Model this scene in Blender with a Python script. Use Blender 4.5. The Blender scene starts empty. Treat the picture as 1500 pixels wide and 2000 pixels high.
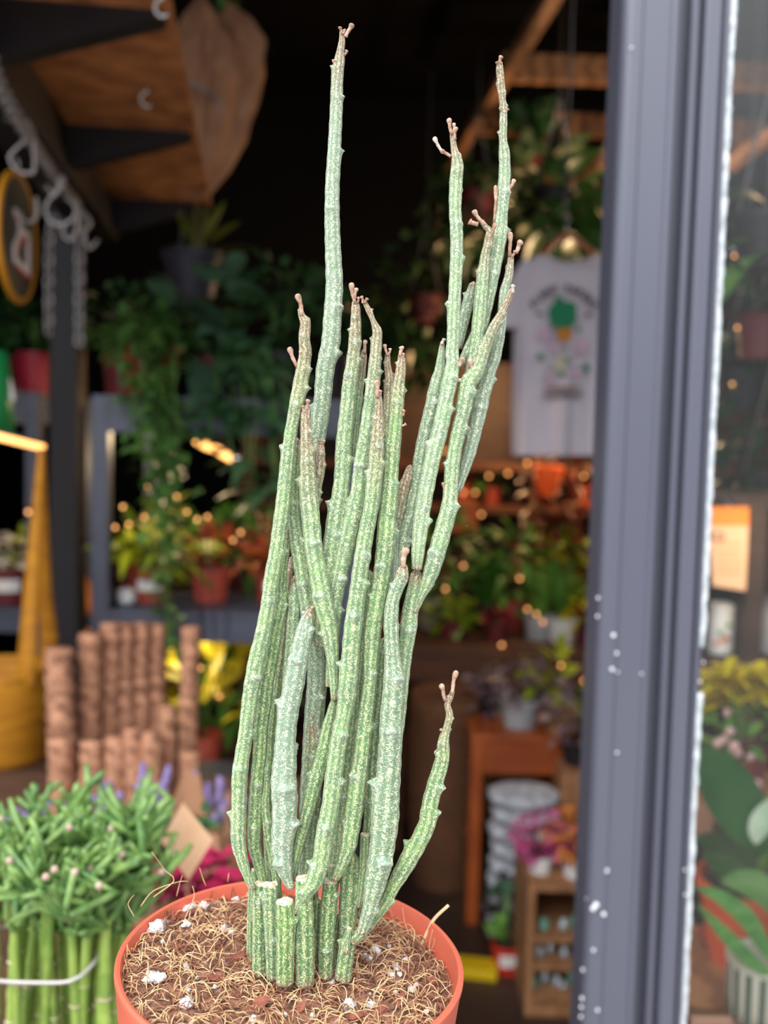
import bpy, math, random
import numpy as np
from mathutils import Vector, noise as mnoise
rnd = random.Random(7)
sc = bpy.context.scene
COL = sc.collection
# ------------------------------------------------------------------ camera
FPX = 1900.0; EYE = 1.5
_up = np.array([600/FPX, 25000/FPX, 1.0]); _up /= np.linalg.norm(_up)
_fw = np.array([0, 0, -1.0]); _Y = _fw - _up*_fw.dot(_up); _Y /= np.linalg.norm(_Y)
_X = np.cross(_Y, _up)
ROT = np.array([_X, _Y, _up])
E0 = np.array([0, 0, EYE])
def V(*a): return np.array(a, float)
def ray(px, py): return ROT @ np.array([(px-750)/FPX, -(py-1000)/FPX, -1.0])
def at(px, py, d):
    r = ray(px, py); return E0 + r*(d/r[1])
def atz(px, py, z):
    r = ray(px, py); return E0 + r*((z-EYE)/r[2])
def XZ(px, d, z):
    py = 1000.0
    for _ in range(6): py += (at(px, py, d)[2]-z)/d*FPX
    return at(px, py, d)[0]
def X(px, py, d): return at(px, py, d)[0]
def Z(px, py, d): return at(px, py, d)[2]
from mathutils import Matrix
cam_d = bpy.data.cameras.new('camera'); cam = bpy.data.objects.new('camera', cam_d); COL.objects.link(cam)
M4 = Matrix.Identity(4)
for i in range(3):
    for j in range(3): M4[i][j] = ROT[i][j]
M4[2][3] = EYE
cam.matrix_world = M4
cam_d.sensor_fit = 'HORIZONTAL'; cam_d.sensor_width = 36; cam_d.lens = FPX*36/1500
cam_d.clip_start = .02
cam_d.dof.use_dof = True; cam_d.dof.focus_distance = .404
cam_d.dof.aperture_fstop = cam_d.lens/5.0
sc.camera = cam
sc.view_settings.view_transform = 'Standard'; sc.view_settings.look = 'None'
sc.view_settings.gamma = 1; sc.view_settings.use_curve_mapping = False
sc.view_settings.exposure = 0.55
# ------------------------------------------------------------------ materials
def lin(c):
    o = []
    for v in c[:3]:
        v /= 255.0
        o.append(v/12.92 if v <= .04045 else ((v+.055)/1.055)**2.4)
    return (*o, 1)
MATS = {}
def mat(name, c1, c2=None, scale=12, rough=.6, metal=0, bump=0, kind='noise', stretch=(1, 1, 1), emis=None, spec=.5, detail=3, lo=.35, hi=.65, sheen=0):
    m = bpy.data.materials.new(name); m.use_nodes = True
    nt = m.node_tree; N = nt.nodes; L = nt.links; N.clear()
    out = N.new('ShaderNodeOutputMaterial'); b = N.new('ShaderNodeBsdfPrincipled')
    L.new(b.outputs[0], out.inputs[0])
    b.inputs['Roughness'].default_value = rough; b.inputs['Metallic'].default_value = metal
    b.inputs['Specular IOR Level'].default_value = spec
    if sheen: b.inputs['Sheen Weight'].default_value = sheen
    b.inputs['Base Color'].default_value = lin(c1)
    if c2 is not None or bump:
        tc = N.new('ShaderNodeTexCoord'); mp = N.new('ShaderNodeMapping')
        mp.inputs['Scale'].default_value = stretch
        L.new(tc.outputs['Object'], mp.inputs[0])
        if kind == 'wave':
            t = N.new('ShaderNodeTexWave'); t.inputs['Scale'].default_value = scale
            t.inputs['Distortion'].default_value = 4; t.inputs['Detail'].default_value = detail; fac = t.outputs['Fac']
        elif kind == 'voronoi':
            t = N.new('ShaderNodeTexVoronoi'); t.inputs['Scale'].default_value = scale; fac = t.outputs['Distance']
        else:
            t = N.new('ShaderNodeTexNoise'); t.inputs['Scale'].default_value = scale
            t.inputs['Detail'].default_value = detail; fac = t.outputs['Fac']
        L.new(mp.outputs[0], t.inputs['Vector'])
        if c2 is not None:
            r = N.new('ShaderNodeValToRGB')
            r.color_ramp.elements[0].position = lo; r.color_ramp.elements[1].position = hi
            r.color_ramp.elements[0].color = lin(c1); r.color_ramp.elements[1].color = lin(c2)
            L.new(fac, r.inputs[0]); L.new(r.outputs[0], b.inputs['Base Color'])
        if bump:
            bp = N.new('ShaderNodeBump'); bp.inputs['Strength'].default_value = bump
            bp.inputs['Distance'].default_value = .01
            L.new(fac, bp.inputs['Height']); L.new(bp.outputs[0], b.inputs['Normal'])
    if emis is not None:
        b.inputs['Emission Color'].default_value = lin(emis[0]); b.inputs['Emission Strength'].default_value = emis[1]
    MATS[name] = m
    return m
# ------------------------------------------------------------------ mesh builder
def nrm(v):
    n = math.sqrt(v[0]*v[0]+v[1]*v[1]+v[2]*v[2]); return v/n if n > 1e-12 else V(0, 0, 1)
def catmull(pts, step):
    P = [np.array(p, float) for p in pts]
    if len(P) < 3: P = [P[0], (P[0]+P[-1])/2, P[-1]]
    Q = [2*P[0]-P[1]] + P + [2*P[-1]-P[-2]]
    out = []
    for i in range(1, len(Q)-2):
        p0, p1, p2, p3 = Q[i-1:i+3]
        n = max(1, int(np.linalg.norm((p2-p1)[:3])/step))
        for k in range(n):
            t = k/n
            out.append(.5*((2*p1)+(-p0+p2)*t+(2*p0-5*p1+4*p2-p3)*t*t+(-p0+3*p1-3*p2+p3)*t**3))
    out.append(P[-1]); return out
PROF = {'ovate': (.12, .85, 1, .8, .45, .02), 'lance': (.2, .7, 1, .85, .5, .02), 'strap': (.6, .9, 1, 1, .8, .05),
        'round': (.3, .95, 1.0, .95, .7, .1), 'heart': (.55, 1, .95, .7, .35, .02)}
class MB:
    def __init__(s): s.v = []; s.f = []
    def add(s, vs, fs):
        o = len(s.v); s.v.extend(vs); s.f.extend([tuple(i+o for i in f) for f in fs])
    def box(s, c, size, rz=0, rx=0, ry=0):
        hx, hy, hz = size[0]/2, size[1]/2, size[2]/2
        from mathutils import Euler
        e = Euler((rx, ry, rz)).to_matrix(); R = np.array(e)
        vs = [np.array(c)+R@np.array([sx*hx, sy*hy, sz*hz]) for sx in (-1, 1) for sy in (-1, 1) for sz in (-1, 1)]
        s.add(vs, [(0, 1, 3, 2), (4, 6, 7, 5), (0, 4, 5, 1), (2, 3, 7, 6), (0, 2, 6, 4), (1, 5, 7, 3)])
    def bar(s, a, b, w, h, upv=(0, 0, 1)):
        a = np.array(a); b = np.array(b); d = nrm(b-a); u = np.array(upv, float)
        if abs(d.dot(u)) > .95: u = V(0, 1, 0)
        x = nrm(np.cross(d, u)); y = np.cross(x, d)
        vs = [p+x*sx*w/2+y*sy*h/2 for p in (a, b) for sx, sy in ((-1, -1), (1, -1), (1, 1), (-1, 1))]
        s.add(vs, [(3, 2, 1, 0), (4, 5, 6, 7), (0, 1, 5, 4), (1, 2, 6, 5), (2, 3, 7, 6), (3, 0, 4, 7)])
    def tube(s, pts, r, seg=8, closed=False, cap=True):
        P = [np.array(p, float) for p in pts]; n = len(P)
        if not hasattr(r, '__len__'): r = [r]*n
        T = [nrm(P[(i+1) % n]-P[i-1]) if closed else nrm(P[min(i+1, n-1)]-P[max(i-1, 0)]) for i in range(n)]
        u = V(0, 0, 1) if abs(T[0][2]) < .9 else V(0, 1, 0)
        u = nrm(np.cross(T[0], u)); vs = []; fs = []
        for i in range(n):
            u = nrm(u - T[i]*u.dot(T[i])); w = np.cross(T[i], u)
            for k in range(seg):
                a = 2*math.pi*k/seg; vs.append(P[i]+(u*math.cos(a)+w*math.sin(a))*r[i])
        m = n if closed else n-1
        for i in range(m):
            for k in range(seg):
                a = i*seg+k; b = i*seg+(k+1) % seg; c = ((i+1) % n)*seg+(k+1) % seg; d = ((i+1) % n)*seg+k
                fs.append((a, b, c, d))
        if cap and not closed: fs += [tuple(range(seg))[::-1], tuple((n-1)*seg+k for k in range(seg))]
        s.add(vs, fs)
    def lathe(s, c, prof, seg=24, sx=1, sy=1, rib=0, nrib=0, close=False):
        vs = []; fs = []; n = len(prof)
        for (r, z) in prof:
            for k in range(seg):
                a = 2*math.pi*k/seg; q = r*(1+rib*math.cos(nrib*a)) if rib else r
                vs.append(V(c[0]+q*sx*math.cos(a), c[1]+q*sy*math.sin(a), c[2]+z))
        for i in range(n-1):
            for k in range(seg):
                fs.append((i*seg+k, i*seg+(k+1) % seg, (i+1)*seg+(k+1) % seg, (i+1)*seg+k))
        fs.append(tuple(range(seg))[::-1])
        if close: fs.append(tuple((n-1)*seg+k for k in range(seg)))
        s.add(vs, fs)
    def blob(s, c, r, rng, amp=.25, nu=10, nv=7, sq=(1, 1, 1), freq=1.6):
        off = rng.uniform(0, 50); vs = [V(c[0], c[1], c[2]-r*sq[2])]; fs = []
        for j in range(1, nv):
            ph = -math.pi/2+math.pi*j/nv
            for i in range(nu):
                a = 2*math.pi*i/nu; d = V(math.cos(a)*math.cos(ph), math.sin(a)*math.cos(ph), math.sin(ph))
                q = r*(1+amp*mnoise.noise(Vector(d*freq+off))*2)
                vs.append(np.array(c)+d*q*np.array(sq))
        vs.append(V(c[0], c[1], c[2]+r*sq[2])); top = len(vs)-1
        for i in range(nu):
            fs.append((0, 1+(i+1) % nu, 1+i))
            for j in range(nv-2):
                a = 1+j*nu+i; b = 1+j*nu+(i+1) % nu; fs.append((a, b, b+nu, a+nu))
            a = 1+(nv-2)*nu+i; b = 1+(nv-2)*nu+(i+1) % nu; fs.append((a, b, top))
        s.add(vs, fs)
    def leaf(s, base, d, L, W, droop=.2, shape='ovate', cup=.15, up=(0, 0, 1), twist=0):
        base = np.array(base); d = nrm(np.array(d, float)); u = np.array(up, float)
        if abs(d.dot(u)) > .96: u = V(.3, -.9, .2)
        x = nrm(np.cross(d, u)); n = np.cross(x, d)
        if twist: x = x*math.cos(twist)+n*math.sin(twist); n = np.cross(x, d)
        pr = PROF[shape]; vs = []; fs = []
        for i, p in enumerate(pr):
            t = i/5; c = base+d*L*t+V(0, 0, -1)*droop*L*t*t
            w = W/2*p
            vs += [c-x*w+n*cup*w, c, c+x*w+n*cup*w]
        for i in range(5):
            a = i*3; fs += [(a, a+1, a+4, a+3), (a+1, a+2, a+5, a+4)]
        s.add(vs, fs)
    def prism(s, poly, o, ax, ay, th):
        o = np.array(o, float); ax = np.array(ax, float); ay = np.array(ay, float)
        az = nrm(np.cross(ax, ay)); n = len(poly)
        vs = [o+ax*p[0]+ay*p[1]+az*th/2 for p in poly]+[o+ax*p[0]+ay*p[1]-az*th/2 for p in poly]
        fs = [tuple(range(n)), tuple(range(2*n-1, n-1, -1))]
        for i in range(n):
            j = (i+1) % n; fs.append((i, i+n, j+n, j))
        s.add(vs, fs)
OFF = {}
def meshobj(name, mb, m, parent=None, smooth=True, origin=None, bevel=0):
    if parent is not None: o0 = OFF[parent]
    else: o0 = np.array(origin, float) if origin is not None else V(0, 0, 0)
    me = bpy.data.meshes.new(name)
    me.from_pydata([tuple(np.asarray(p)-o0) for p in mb.v], [], mb.f)
    if m is not None: me.materials.append(m)
    if smooth:
        me.shade_smooth()
        if smooth == 'auto':
            try: me.set_sharp_from_angle(angle=math.radians(40))
            except Exception: pass
    o = bpy.data.objects.new(name, me); COL.objects.link(o)
    if parent is not None: o.parent = parent
    else: o.location = tuple(o0)
    OFF[o] = o0
    if bevel:
        b = o.modifiers.new('bevel', 'BEVEL'); b.width = bevel; b.segments = 2; b.limit_method = 'ANGLE'
    return o
def tag(o, label=None, cat=None, group=None, kind=None):
    if label: o['label'] = label
    if cat: o['category'] = cat
    if group: o['group'] = group
    if kind: o['kind'] = kind
    return o
def thing(name, label, cat, loc, group=None):
    o = bpy.data.objects.new(name, None); COL.objects.link(o); o.location = tuple(loc)
    o.empty_display_size = .02; OFF[o] = np.array(loc, float)
    return tag(o, label, cat, group)
def part(name, mb, m, parent, smooth=True, bevel=0): return meshobj(name, mb, m, parent, smooth, None, bevel)
def boxm(c, size, **k):
    b = MB(); b.box(c, size, **k); return b
def struct(name, mb, m, smooth=False, origin=None):
    o = meshobj(name, mb, m, None, smooth, origin); o['kind'] = 'structure'; return o
def rdir(rng, up=.3, spread=1.0):
    a = rng.uniform(0, 2*math.pi); return V(math.cos(a)*spread, math.sin(a)*spread, up)
# ------------------------------------------------------------------ palette
plastic_terra = mat('terracotta_plastic', (210, 102, 78), (217, 110, 86), 8, .45, bump=.02)
terra_dull = mat('terracotta_pot_plastic', (176, 76, 56), (160, 66, 50), 6, .5)
maroon_pot = mat('maroon_plastic', (110, 38, 44), None, rough=.5)
orange_pot = mat('orange_plastic', (226, 92, 48), None, rough=.5)
white_m = mat('white_plastic', (225, 225, 226), None, rough=.5)
paper_white = mat('white_paper', (232, 228, 226), None, rough=.8)
black_steel = mat('black_steel', (30, 27, 31), (36, 32, 37), 6, .5, spec=.4)
grey_steel = mat('grey_blue_steel', (70, 74, 90), (82, 86, 102), 8, .42, metal=.0, spec=.6)
anthracite = mat('anthracite_aluminium', (82, 84, 99), (88, 90, 105), 5, .32, spec=.8, stretch=(1, 1, .2))
galv = mat('galvanised_steel', (176, 172, 174), (150, 146, 150), 60, .4, metal=.35)
chrome = mat('bright_steel', (188, 182, 180), None, rough=.35, metal=.4)
osb = mat('strand_board', (204, 134, 80), (150, 90, 50), 15, .75, stretch=(1, 1, 1), detail=5, bump=.1)
kraft = mat('kraft_paper', (160, 116, 86), (140, 100, 74), 9, .8, bump=.05)
pine = mat('pine_wood', (176, 120, 68), (140, 88, 46), 5, .6, kind='wave', stretch=(1, 6, 6))
orange_wood = mat('orange_stained_wood', (178, 88, 36), (146, 66, 24), 6, .45, stretch=(1, 8, 1))
crate_wood = mat('crate_wood', (178, 128, 88), (140, 94, 62), 8, .7, stretch=(6, 6, 1))
dark_wood = mat('dark_wood', (74, 50, 38), (52, 34, 26), 6, .6, stretch=(1, 1, 6))
coir = mat('coir', (208, 152, 120), (136, 92, 70), 62, .95, bump=.6, detail=6)
yellow_m = mat('yellow_woven', (196, 134, 20), (170, 108, 12), 60, .7, stretch=(.2, .2, 1), bump=.3)
yellow_board = mat('yellow_board', (228, 190, 14), None, rough=.5)
soil_m = mat('potting_soil', (58, 40, 30), (34, 24, 18), 60, .95, bump=.6)
grey_pot = mat('grey_ceramic', (176, 178, 184), (160, 162, 168), 10, .6)
leaf_dk = mat('dark_leaf', (34, 66, 34), (52, 92, 44), 12, .45)
leaf_md = mat('green_leaf', (64, 116, 44), (104, 148, 62), 10, .45)
leaf_lt = mat('light_green_leaf', (120, 168, 70), (84, 136, 52), 10, .45)
leaf_yl = mat('yellow_green_leaf', (176, 182, 30), (104, 132, 28), 9, .45)
leaf_ye = mat('yellow_leaf', (238, 212, 34), (190, 178, 28), 14, .45)
leaf_or = mat('orange_red_leaf', (190, 84, 34), (120, 52, 30), 10, .45)
leaf_bl = mat('blue_green_leaf', (70, 104, 78), (88, 124, 92), 6, .5)
leaf_pu = mat('purple_leaf', (92, 58, 78), (150, 140, 140), 22, .45)
stem_br = mat('brown_stem', (96, 72, 50), None, rough=.8)
stem_gr = mat('green_stem', (92, 132, 62), None, rough=.6)
fl_pur = mat('lavender_petals', (154, 138, 186), (118, 102, 158), 40, .7)
fl_mag = mat('magenta_petals', (196, 30, 88), (150, 20, 66), 40, .7)
fl_pink = mat('pink_heather', (216, 86, 152), (160, 52, 110), 50, .7)
fl_oran = mat('orange_heather', (226, 150, 62), (196, 104, 50), 50, .7)
fl_pale = mat('pale_petals', (214, 204, 186), (190, 178, 160), 40, .7)
fl_red = mat('red_petals', (178, 30, 44), (120, 22, 40), 30, .6)
pinkish = mat('blush_petals', (214, 170, 170), None, rough=.7)
led = mat('warm_lamp', (255, 210, 150), None, emis=((255, 178, 98), 2.3))
led_w = mat('cool_lamp', (255, 240, 230), None, emis=((255, 235, 225), 1.4))
bulb_glint_m = mat('fairy_bulb_and_glint', (255, 200, 120), None, emis=((255, 172, 104), 1.9))
# ------------------------------------------------------------------ setting
floor_m = mat('dark_brown_floor', (70, 50, 42), (52, 36, 30), 3, .5, bump=.03)
pave_m = mat('grey_paving', (170, 164, 158), (150, 145, 140), 5, .85, bump=.05)
black_wall = mat('black_paint', (17, 15, 17), (20, 18, 20), 4, .75, spec=.2)
brick_m = mat('dark_facade_paint', (40, 40, 46), None, rough=.6)
XL, XR, YF, YB, ZC = -2.3, 2.6, 1.0, 6.2, 3.6
struct('floor', boxm((.15, 3.6, -.05), (4.9, 5.2, .1)), floor_m)
struct('floor_outside', boxm((.15, -1.5, -.055), (9, 5, .1)), pave_m)
struct('ceiling', boxm((.15, 3.65, ZC+.05), (5.1, 5.4, .1)), black_wall)
struct('wall_back', boxm((.15, YB+.05, 1.75), (5.1, .1, 3.7)), black_wall)
struct('wall_left', boxm((XL-.05, 3.65, 1.75), (.1, 5.3, 3.7)), black_wall)
struct('wall_right', boxm((XR+.05, 3.65, 1.75), (.1, 5.3, 3.7)), black_wall)
fr = MB()
fr.box((.15, YF+.05, 3.25), (5.1, .1, .8)); fr.box((-2.0, YF+.05, 1.4), (.7, .1, 2.9)); fr.box((2.15, YF+.05, 1.4), (1.0, .1, 2.9))
struct('wall_front', fr, brick_m)
# shop window frame beside the doorway
px0 = X(1228, 0, 1.0)-.003
def mm(x): return px0+x/1000.0
prof = [(-2, 62), (-2, 9), (0, 4), (3, 1), (8, 0), (17, 0), (19, 3), (46, 3), (47.5, 1), (50, .5), (52.5, 1), (54, 24), (66, 24), (67, 3), (69, 1), (72, 1), (73.5, 12), (77.5, 12),
        (79, -2), (82, -4), (93, -4), (95.5, -2), (96.3, 9), (98.2, 9), (99.5, 1), (102, 0), (104.5, 1), (106, 9), (110, 12), (110, 62)]
mb = MB(); n = len(prof); z0, z1 = 0.0, 2.85
vs = [V(mm(a), YF+b/1000-.002, z0) for a, b in prof]+[V(mm(a), YF+b/1000-.002, z1) for a, b in prof]
mb.add(vs, [(i, (i+1) % n, n+(i+1) % n, n+i) for i in range(n)]+[tuple(range(n))[::-1], tuple(range(n, 2*n))])
win = thing('window_1', None, None, (px0+.055, YF+.03, 0)); win['kind'] = 'structure'
part('frame', mb, anthracite, win, smooth=False)
seal_m = mat('clear_silicone', (226, 232, 236), (190, 198, 204), 60, .25, bump=.4, spec=.8)
def seal(za, zb):
    mb = MB(); pts = []; rr = []; z = za; k = 0
    while z < zb:
        pts.append(V(mm(107.5)+rnd.uniform(-.0006, .0006), YF+.002, z)); rr.append(.0032+rnd.uniform(-.0007, .0008)); z += .006
    mb.tube(pts, rr, 7); return mb
zs = Z(1375, 1345, 1.0); zt = Z(1385, 1265, 1.0)
for a, b in ((.72, zs), (zt, 2.1)): part('glazing_seal', seal(a, b), seal_m, win)['label'] = 'whitish rough glazing seal along the pane'
gl = bpy.data.materials.new('window_glass'); gl.use_nodes = True
N = gl.node_tree.nodes; L = gl.node_tree.links; N.clear()
o_ = N.new('ShaderNodeOutputMaterial'); mx = N.new('ShaderNodeMixShader'); tr = N.new('ShaderNodeBsdfTransparent'); gs = N.new('ShaderNodeBsdfGlossy')
fn = N.new('ShaderNodeFresnel'); fn.inputs[0].default_value = 1.45; gs.inputs['Roughness'].default_value = .02
tr.inputs[0].default_value = (.97, .98, .97, 1)
L.new(fn.outputs[0], mx.inputs[0]); L.new(tr.outputs[0], mx.inputs[1]); L.new(gs.outputs[0], mx.inputs[2]); L.new(mx.outputs[0], o_.inputs[0])
part('pane', boxm((mm(109)+.65, YF+.02, 1.42), (1.3, .006, 2.84)), gl, win, smooth=False)
drop_m = mat('water_drop', (238, 240, 246), None, rough=.08, spec=1.0)
for (a, b, r) in [(1197, 1240, 2.6), (1203, 1276, 2.6), (1194, 1306, 2.4), (1206, 1313, 1.5), (1184, 1700, 3), (1153, 1719, 2.6), (1150, 1760, 2.4), (1163, 1765, 3.4), (1157, 1772, 3), (1178, 1783, 2.6), (1149, 1797, 2.2), (1149, 1828, 2.4), (1147, 1837, 2.2), (1158, 1853, 2),
                 (1140, 1900, 2.2), (1140, 1956, 2.8), (1137, 1973, 2.2), (1166, 1970, 2), (1205, 1470, 1.6), (1171, 1170, 2.0), (1170, 1206, 2.2), (1232, 96, 1.6), (1205, 440, 1.8), (1204, 462, 1.7), (1253, 1316, 1.4), (1337, 1745, 1.5), (1336, 1697, 1.5), (1365, 1330, 1.6), (1372, 1292, 1.5), (1133, 1992, 2.2)]:
    p = at(a, b, 1.0); q = p.copy(); q[0] = max(q[0], mm(-1.5)); q[1] = YF-.003 if p[0] > mm(2) else YF+.006
    if mm(17) < q[0] < mm(46): q[1] = YF
    m_ = MB(); m_.blob(q, r/1000*.9, rnd, .08, 8, 6); part('water_drop', m_, drop_m, win)['label'] = 'bright water drop on the dark frame'
# ------------------------------------------------------------------ daylight and lamps
w = bpy.data.worlds.new('sky'); sc.world = w; w.use_nodes = True
wn = w.node_tree; bg = wn.nodes['Background']
tcw = wn.nodes.new('ShaderNodeTexCoord'); sx_ = wn.nodes.new('ShaderNodeSeparateXYZ'); wn.links.new(tcw.outputs['Generated'], sx_.inputs[0])
mr = wn.nodes.new('ShaderNodeMapRange'); mr.interpolation_type = 'SMOOTHSTEP'; wn.links.new(sx_.outputs[2], mr.inputs[0]); mr.inputs[1].default_value = .08; mr.inputs[2].default_value = .45; mr.inputs[3].default_value = .46; mr.inputs[4].default_value = 1.55
dp = wn.nodes.new('ShaderNodeVectorMath'); dp.operation = 'DOT_PRODUCT'; wn.links.new(tcw.outputs['Generated'], dp.inputs[0]); dp.inputs[1].default_value = (-.42, -.42, 0)
ad = wn.nodes.new('ShaderNodeMath'); ad.inputs[1].default_value = 1.0; wn.links.new(dp.outputs['Value'], ad.inputs[0])
mu = wn.nodes.new('ShaderNodeMath'); mu.operation = 'MULTIPLY'; wn.links.new(mr.outputs[0], mu.inputs[0]); wn.links.new(ad.outputs[0], mu.inputs[1])
bg.inputs[0].default_value = (.93, .96, 1.0, 1); wn.links.new(mu.outputs[0], bg.inputs[1])
sun = bpy.data.lights.new('daylight', 'SUN'); sun.energy = 1.6; sun.angle = math.radians(40); sun.color = (1, .98, .94)
so = bpy.data.objects.new('daylight', sun); COL.objects.link(so)
so.rotation_euler = Vector((.25, .62, -.75)).to_track_quat('-Z', 'Y').to_euler()
def lamp(name, p, e, r=.05, col=(1, .66, .34)):
    l = bpy.data.lights.new(name, 'POINT'); l.energy = e; l.shadow_soft_size = r; l.color = col
    o = bpy.data.objects.new(name, l); COL.objects.link(o); o.location = tuple(p)
# ------------------------------------------------------------------ the potted succulent in front
POTC = at(570, 1872, .398); ZR = POTC[2]
def tilt(p):                                   # the pot stands a touch lower on its right
    q = np.array(p, float)-POTC; a = math.radians(2.2)
    return POTC+V(q[0]*math.cos(a)+q[2]*math.sin(a), q[1], -q[0]*math.sin(a)+q[2]*math.cos(a))
plant = thing('potted_succulent', 'tall potted succulent with mottled green pencil stems in a salmon plastic pot, in front', 'potted plant', (POTC[0], POTC[1], ZR-.125))
RP = .0730
mb = MB()
mb.lathe((0, 0, 0), [(.0, -.125), (RP*.74, -.125), (RP*.76, -.122), (RP*.925, -.020), (RP*.932, -.0185), (RP*.972, -.0175), (RP*.99, -.004), (RP*1.0, -.0015), (RP*1.0, .0003), (RP*.985, .0012), (RP*.968, .0008), (RP*.955, -.002), (RP*.935, -.014), (RP*.92, -.02), (RP*.75, -.11), (0, -.11)], 96)
mb.v = [tilt(POTC+p) for p in mb.v]
part('pot', mb, plastic_terra, plant, smooth='auto')
# soil
def soil_z(x, y):
    r = math.hypot(x, y)/RP
    return -.0072+.0022*max(0, 1-r*r)-.0030*(x/RP)+.0022*mnoise.noise(Vector((x*60, y*60, 3)))+.0014*mnoise.noise(Vector((x*190, y*190, 9)))+.0008*mnoise.noise(Vector((x*500, y*500, 5)))
mb = MB(); G = 110; idx = {}
for i in range(G+1):
    for j in range(G+1):
        x = (i/G*2-1)*RP*.965; y = (j/G*2-1)*RP*.965
        r = math.hypot(x, y)
        if r <= RP*.965:
            idx[i, j] = len(mb.v); mb.v.append(tilt(POTC+V(x, y, soil_z(x, y))))
for (i, j), k in idx.items():
    if (i+1, j) in idx and (i, j+1) in idx and (i+1, j+1) in idx: mb.f.append((k, idx[i+1, j], idx[i+1, j+1], idx[i, j+1]))
soil_top = mat('coir_potting_mix', (164, 118, 96), (82, 54, 43), 260, .95, bump=.5, detail=6)
soil = part('potting_mix', mb, soil_top, plant)
soil['label'] = 'brown coir potting mix with white perlite and bark'
def on_soil(px, py, lift=0):
    p = atz(px, py, ZR-.006)
    for _ in range(3):
        q = p-POTC; z = tilt(POTC+V(q[0], q[1], soil_z(q[0], q[1])))[2]; p = atz(px, py, z)
    q = p-POTC; rr_ = math.hypot(q[0], q[1])
    if rr_ > RP*.92: p[0] = POTC[0]+q[0]*RP*.92/rr_; p[1] = POTC[1]+q[1]*RP*.92/rr_; p[2] = tilt(POTC+V(p[0]-POTC[0], p[1]-POTC[1], soil_z(p[0]-POTC[0], p[1]-POTC[1])))[2]
    p[2] += lift; return p
perl = mat('perlite', (243, 238, 236), (214, 206, 204), 700, .9, bump=.5)
for (a, b, r) in [(336, 1763, 17), (346, 1770, 12), (390, 1768, 14), (308, 1818, 21), (300, 1812, 12), (363, 1810, 11), (380, 1824, 6), (436, 1820, 12), (452, 1824, 10), (296, 1914, 16), (312, 1916, 14), (285, 1918, 10), (363, 1968, 15), (366, 1958, 10), (495, 1995, 9), (363, 1890, 8), (367, 1936, 6), (446, 1740, 8), (437, 1875, 5), (732, 1858, 11), (738, 1862, 8), (714, 1872, 9), (722, 1874, 9), (773, 1893, 10), (763, 1908, 9), (780, 1905, 7), (790, 1877, 7), (804, 1936, 9), (681, 1968, 14), (680, 1962, 10), (723, 1967, 10), (771, 1940, 7), (722, 1946, 6), (833, 1979, 7), (814, 1924, 6), (648, 1922, 8), (557, 1984, 5), (445, 1747, 6), (290, 1790, 6), (402, 1747, 5), (318, 1842, 6), (420, 1930, 6), (528, 1956, 6), (760, 1850, 5), (300, 1860, 5), (385, 1912, 5), (610, 1985, 6), (850, 1950, 5)]:
    p = on_soil(a, b, r*.4*.42/FPX); m_ = MB(); m_.blob(p, r*.42/FPX*.82, rnd, .38, 9, 7, (1, 1, .8), 2.4); part('perlite', m_, perl, soil)
bark = mat('red_bark', (150, 88, 70), (112, 62, 50), 180, .85, bump=.4)
for (a, b, L_, W_, an) in [(368, 1790, 42, 20, .5), (425, 1804, 40, 16, -.3), (470, 1872, 50, 18, .6), (505, 1965, 34, 28, .2), (588, 1972, 22, 16, 1), (460, 1950, 30, 14, -.6), (740, 1975, 40, 24, .3), (690, 1990, 44, 20, -.2), (780, 1960, 34, 16, 1.2), (512, 1935, 18, 12, 0), (840, 1925, 20, 22, .4), (420, 1915, 34, 18, -.4), (650, 1955, 20, 12, .3), (335, 1800, 26, 14, 1.1), (310, 1880, 24, 10, .2)]:
    p = on_soil(a, b, .0012); m_ = MB(); m_.blob((0, 0, 0), 1, rnd, .35, 9, 6, (1, 1, 1), 1.7)
    ca, sa = math.cos(an), math.sin(an); k = .42/FPX/2
    m_.v = [p+V(v[0]*L_*k*ca-v[1]*W_*k*sa, v[0]*L_*k*sa+v[1]*W_*k*ca, v[2]*W_*k*.55+v[0]*.001) for v in m_.v]
    part('bark_chip', m_, bark, soil, smooth=False)
fib1 = mat('coir_fibre', (236, 204, 156), (214, 166, 124), 120, .8)
fib2 = mat('dark_coir_fibre', (170, 116, 88), (130, 86, 66), 120, .85)
for nm, m_mat, cnt, seed in (('coir_fibre', fib1, 1350, 3), ('dark_coir_fibre', fib2, 900, 5)):
    rg = random.Random(seed); mb = MB()
    for k in range(cnt):
        r = RP*.94*math.sqrt(rg.random()); a = rg.uniform(0, 2*math.pi); x, y = r*math.cos(a), r*math.sin(a)
        h = rg.uniform(0, 2*math.pi); l = rg.uniform(.004, .017); tw = rg.uniform(-120, 120); pts = []; n = 7
        arch = rg.uniform(.0, .0028) if rg.random() < .85 else rg.uniform(.002, .007)
        for i in range(n):
            t = i/(n-1); q = POTC+V(x, y, 0)
            rr = math.hypot(x, y)
            if rr > RP*.95: x *= RP*.95/rr; y *= RP*.95/rr
            pts.append(tilt(POTC+V(x, y, soil_z(x, y)+.0004+arch*math.sin(math.pi*t)+rg.uniform(0, .0004))))
            h += tw*l/n; x += math.cos(h)*l/n; y += math.sin(h)*l/n
        w_ = rg.uniform(.00012, .00028); mb.tube(pts, [w_]*(n-1)+[w_*.5], 4)
    o = part(nm, mb, m_mat, soil); o['kind'] = 'stuff'
straw = mat('pale_root', (232, 206, 160), None, rough=.7)
mb = MB()
def px_tube(mb, pts, w, d, seg=6, taper=.4):
    P = catmull([at(a, b, d) for a, b in pts], .002); n = len(P)
    mb.tube(P, [w*.5*d/FPX*(1-(1-taper)*i/(n-1)) for i in range(n)], seg)
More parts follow.
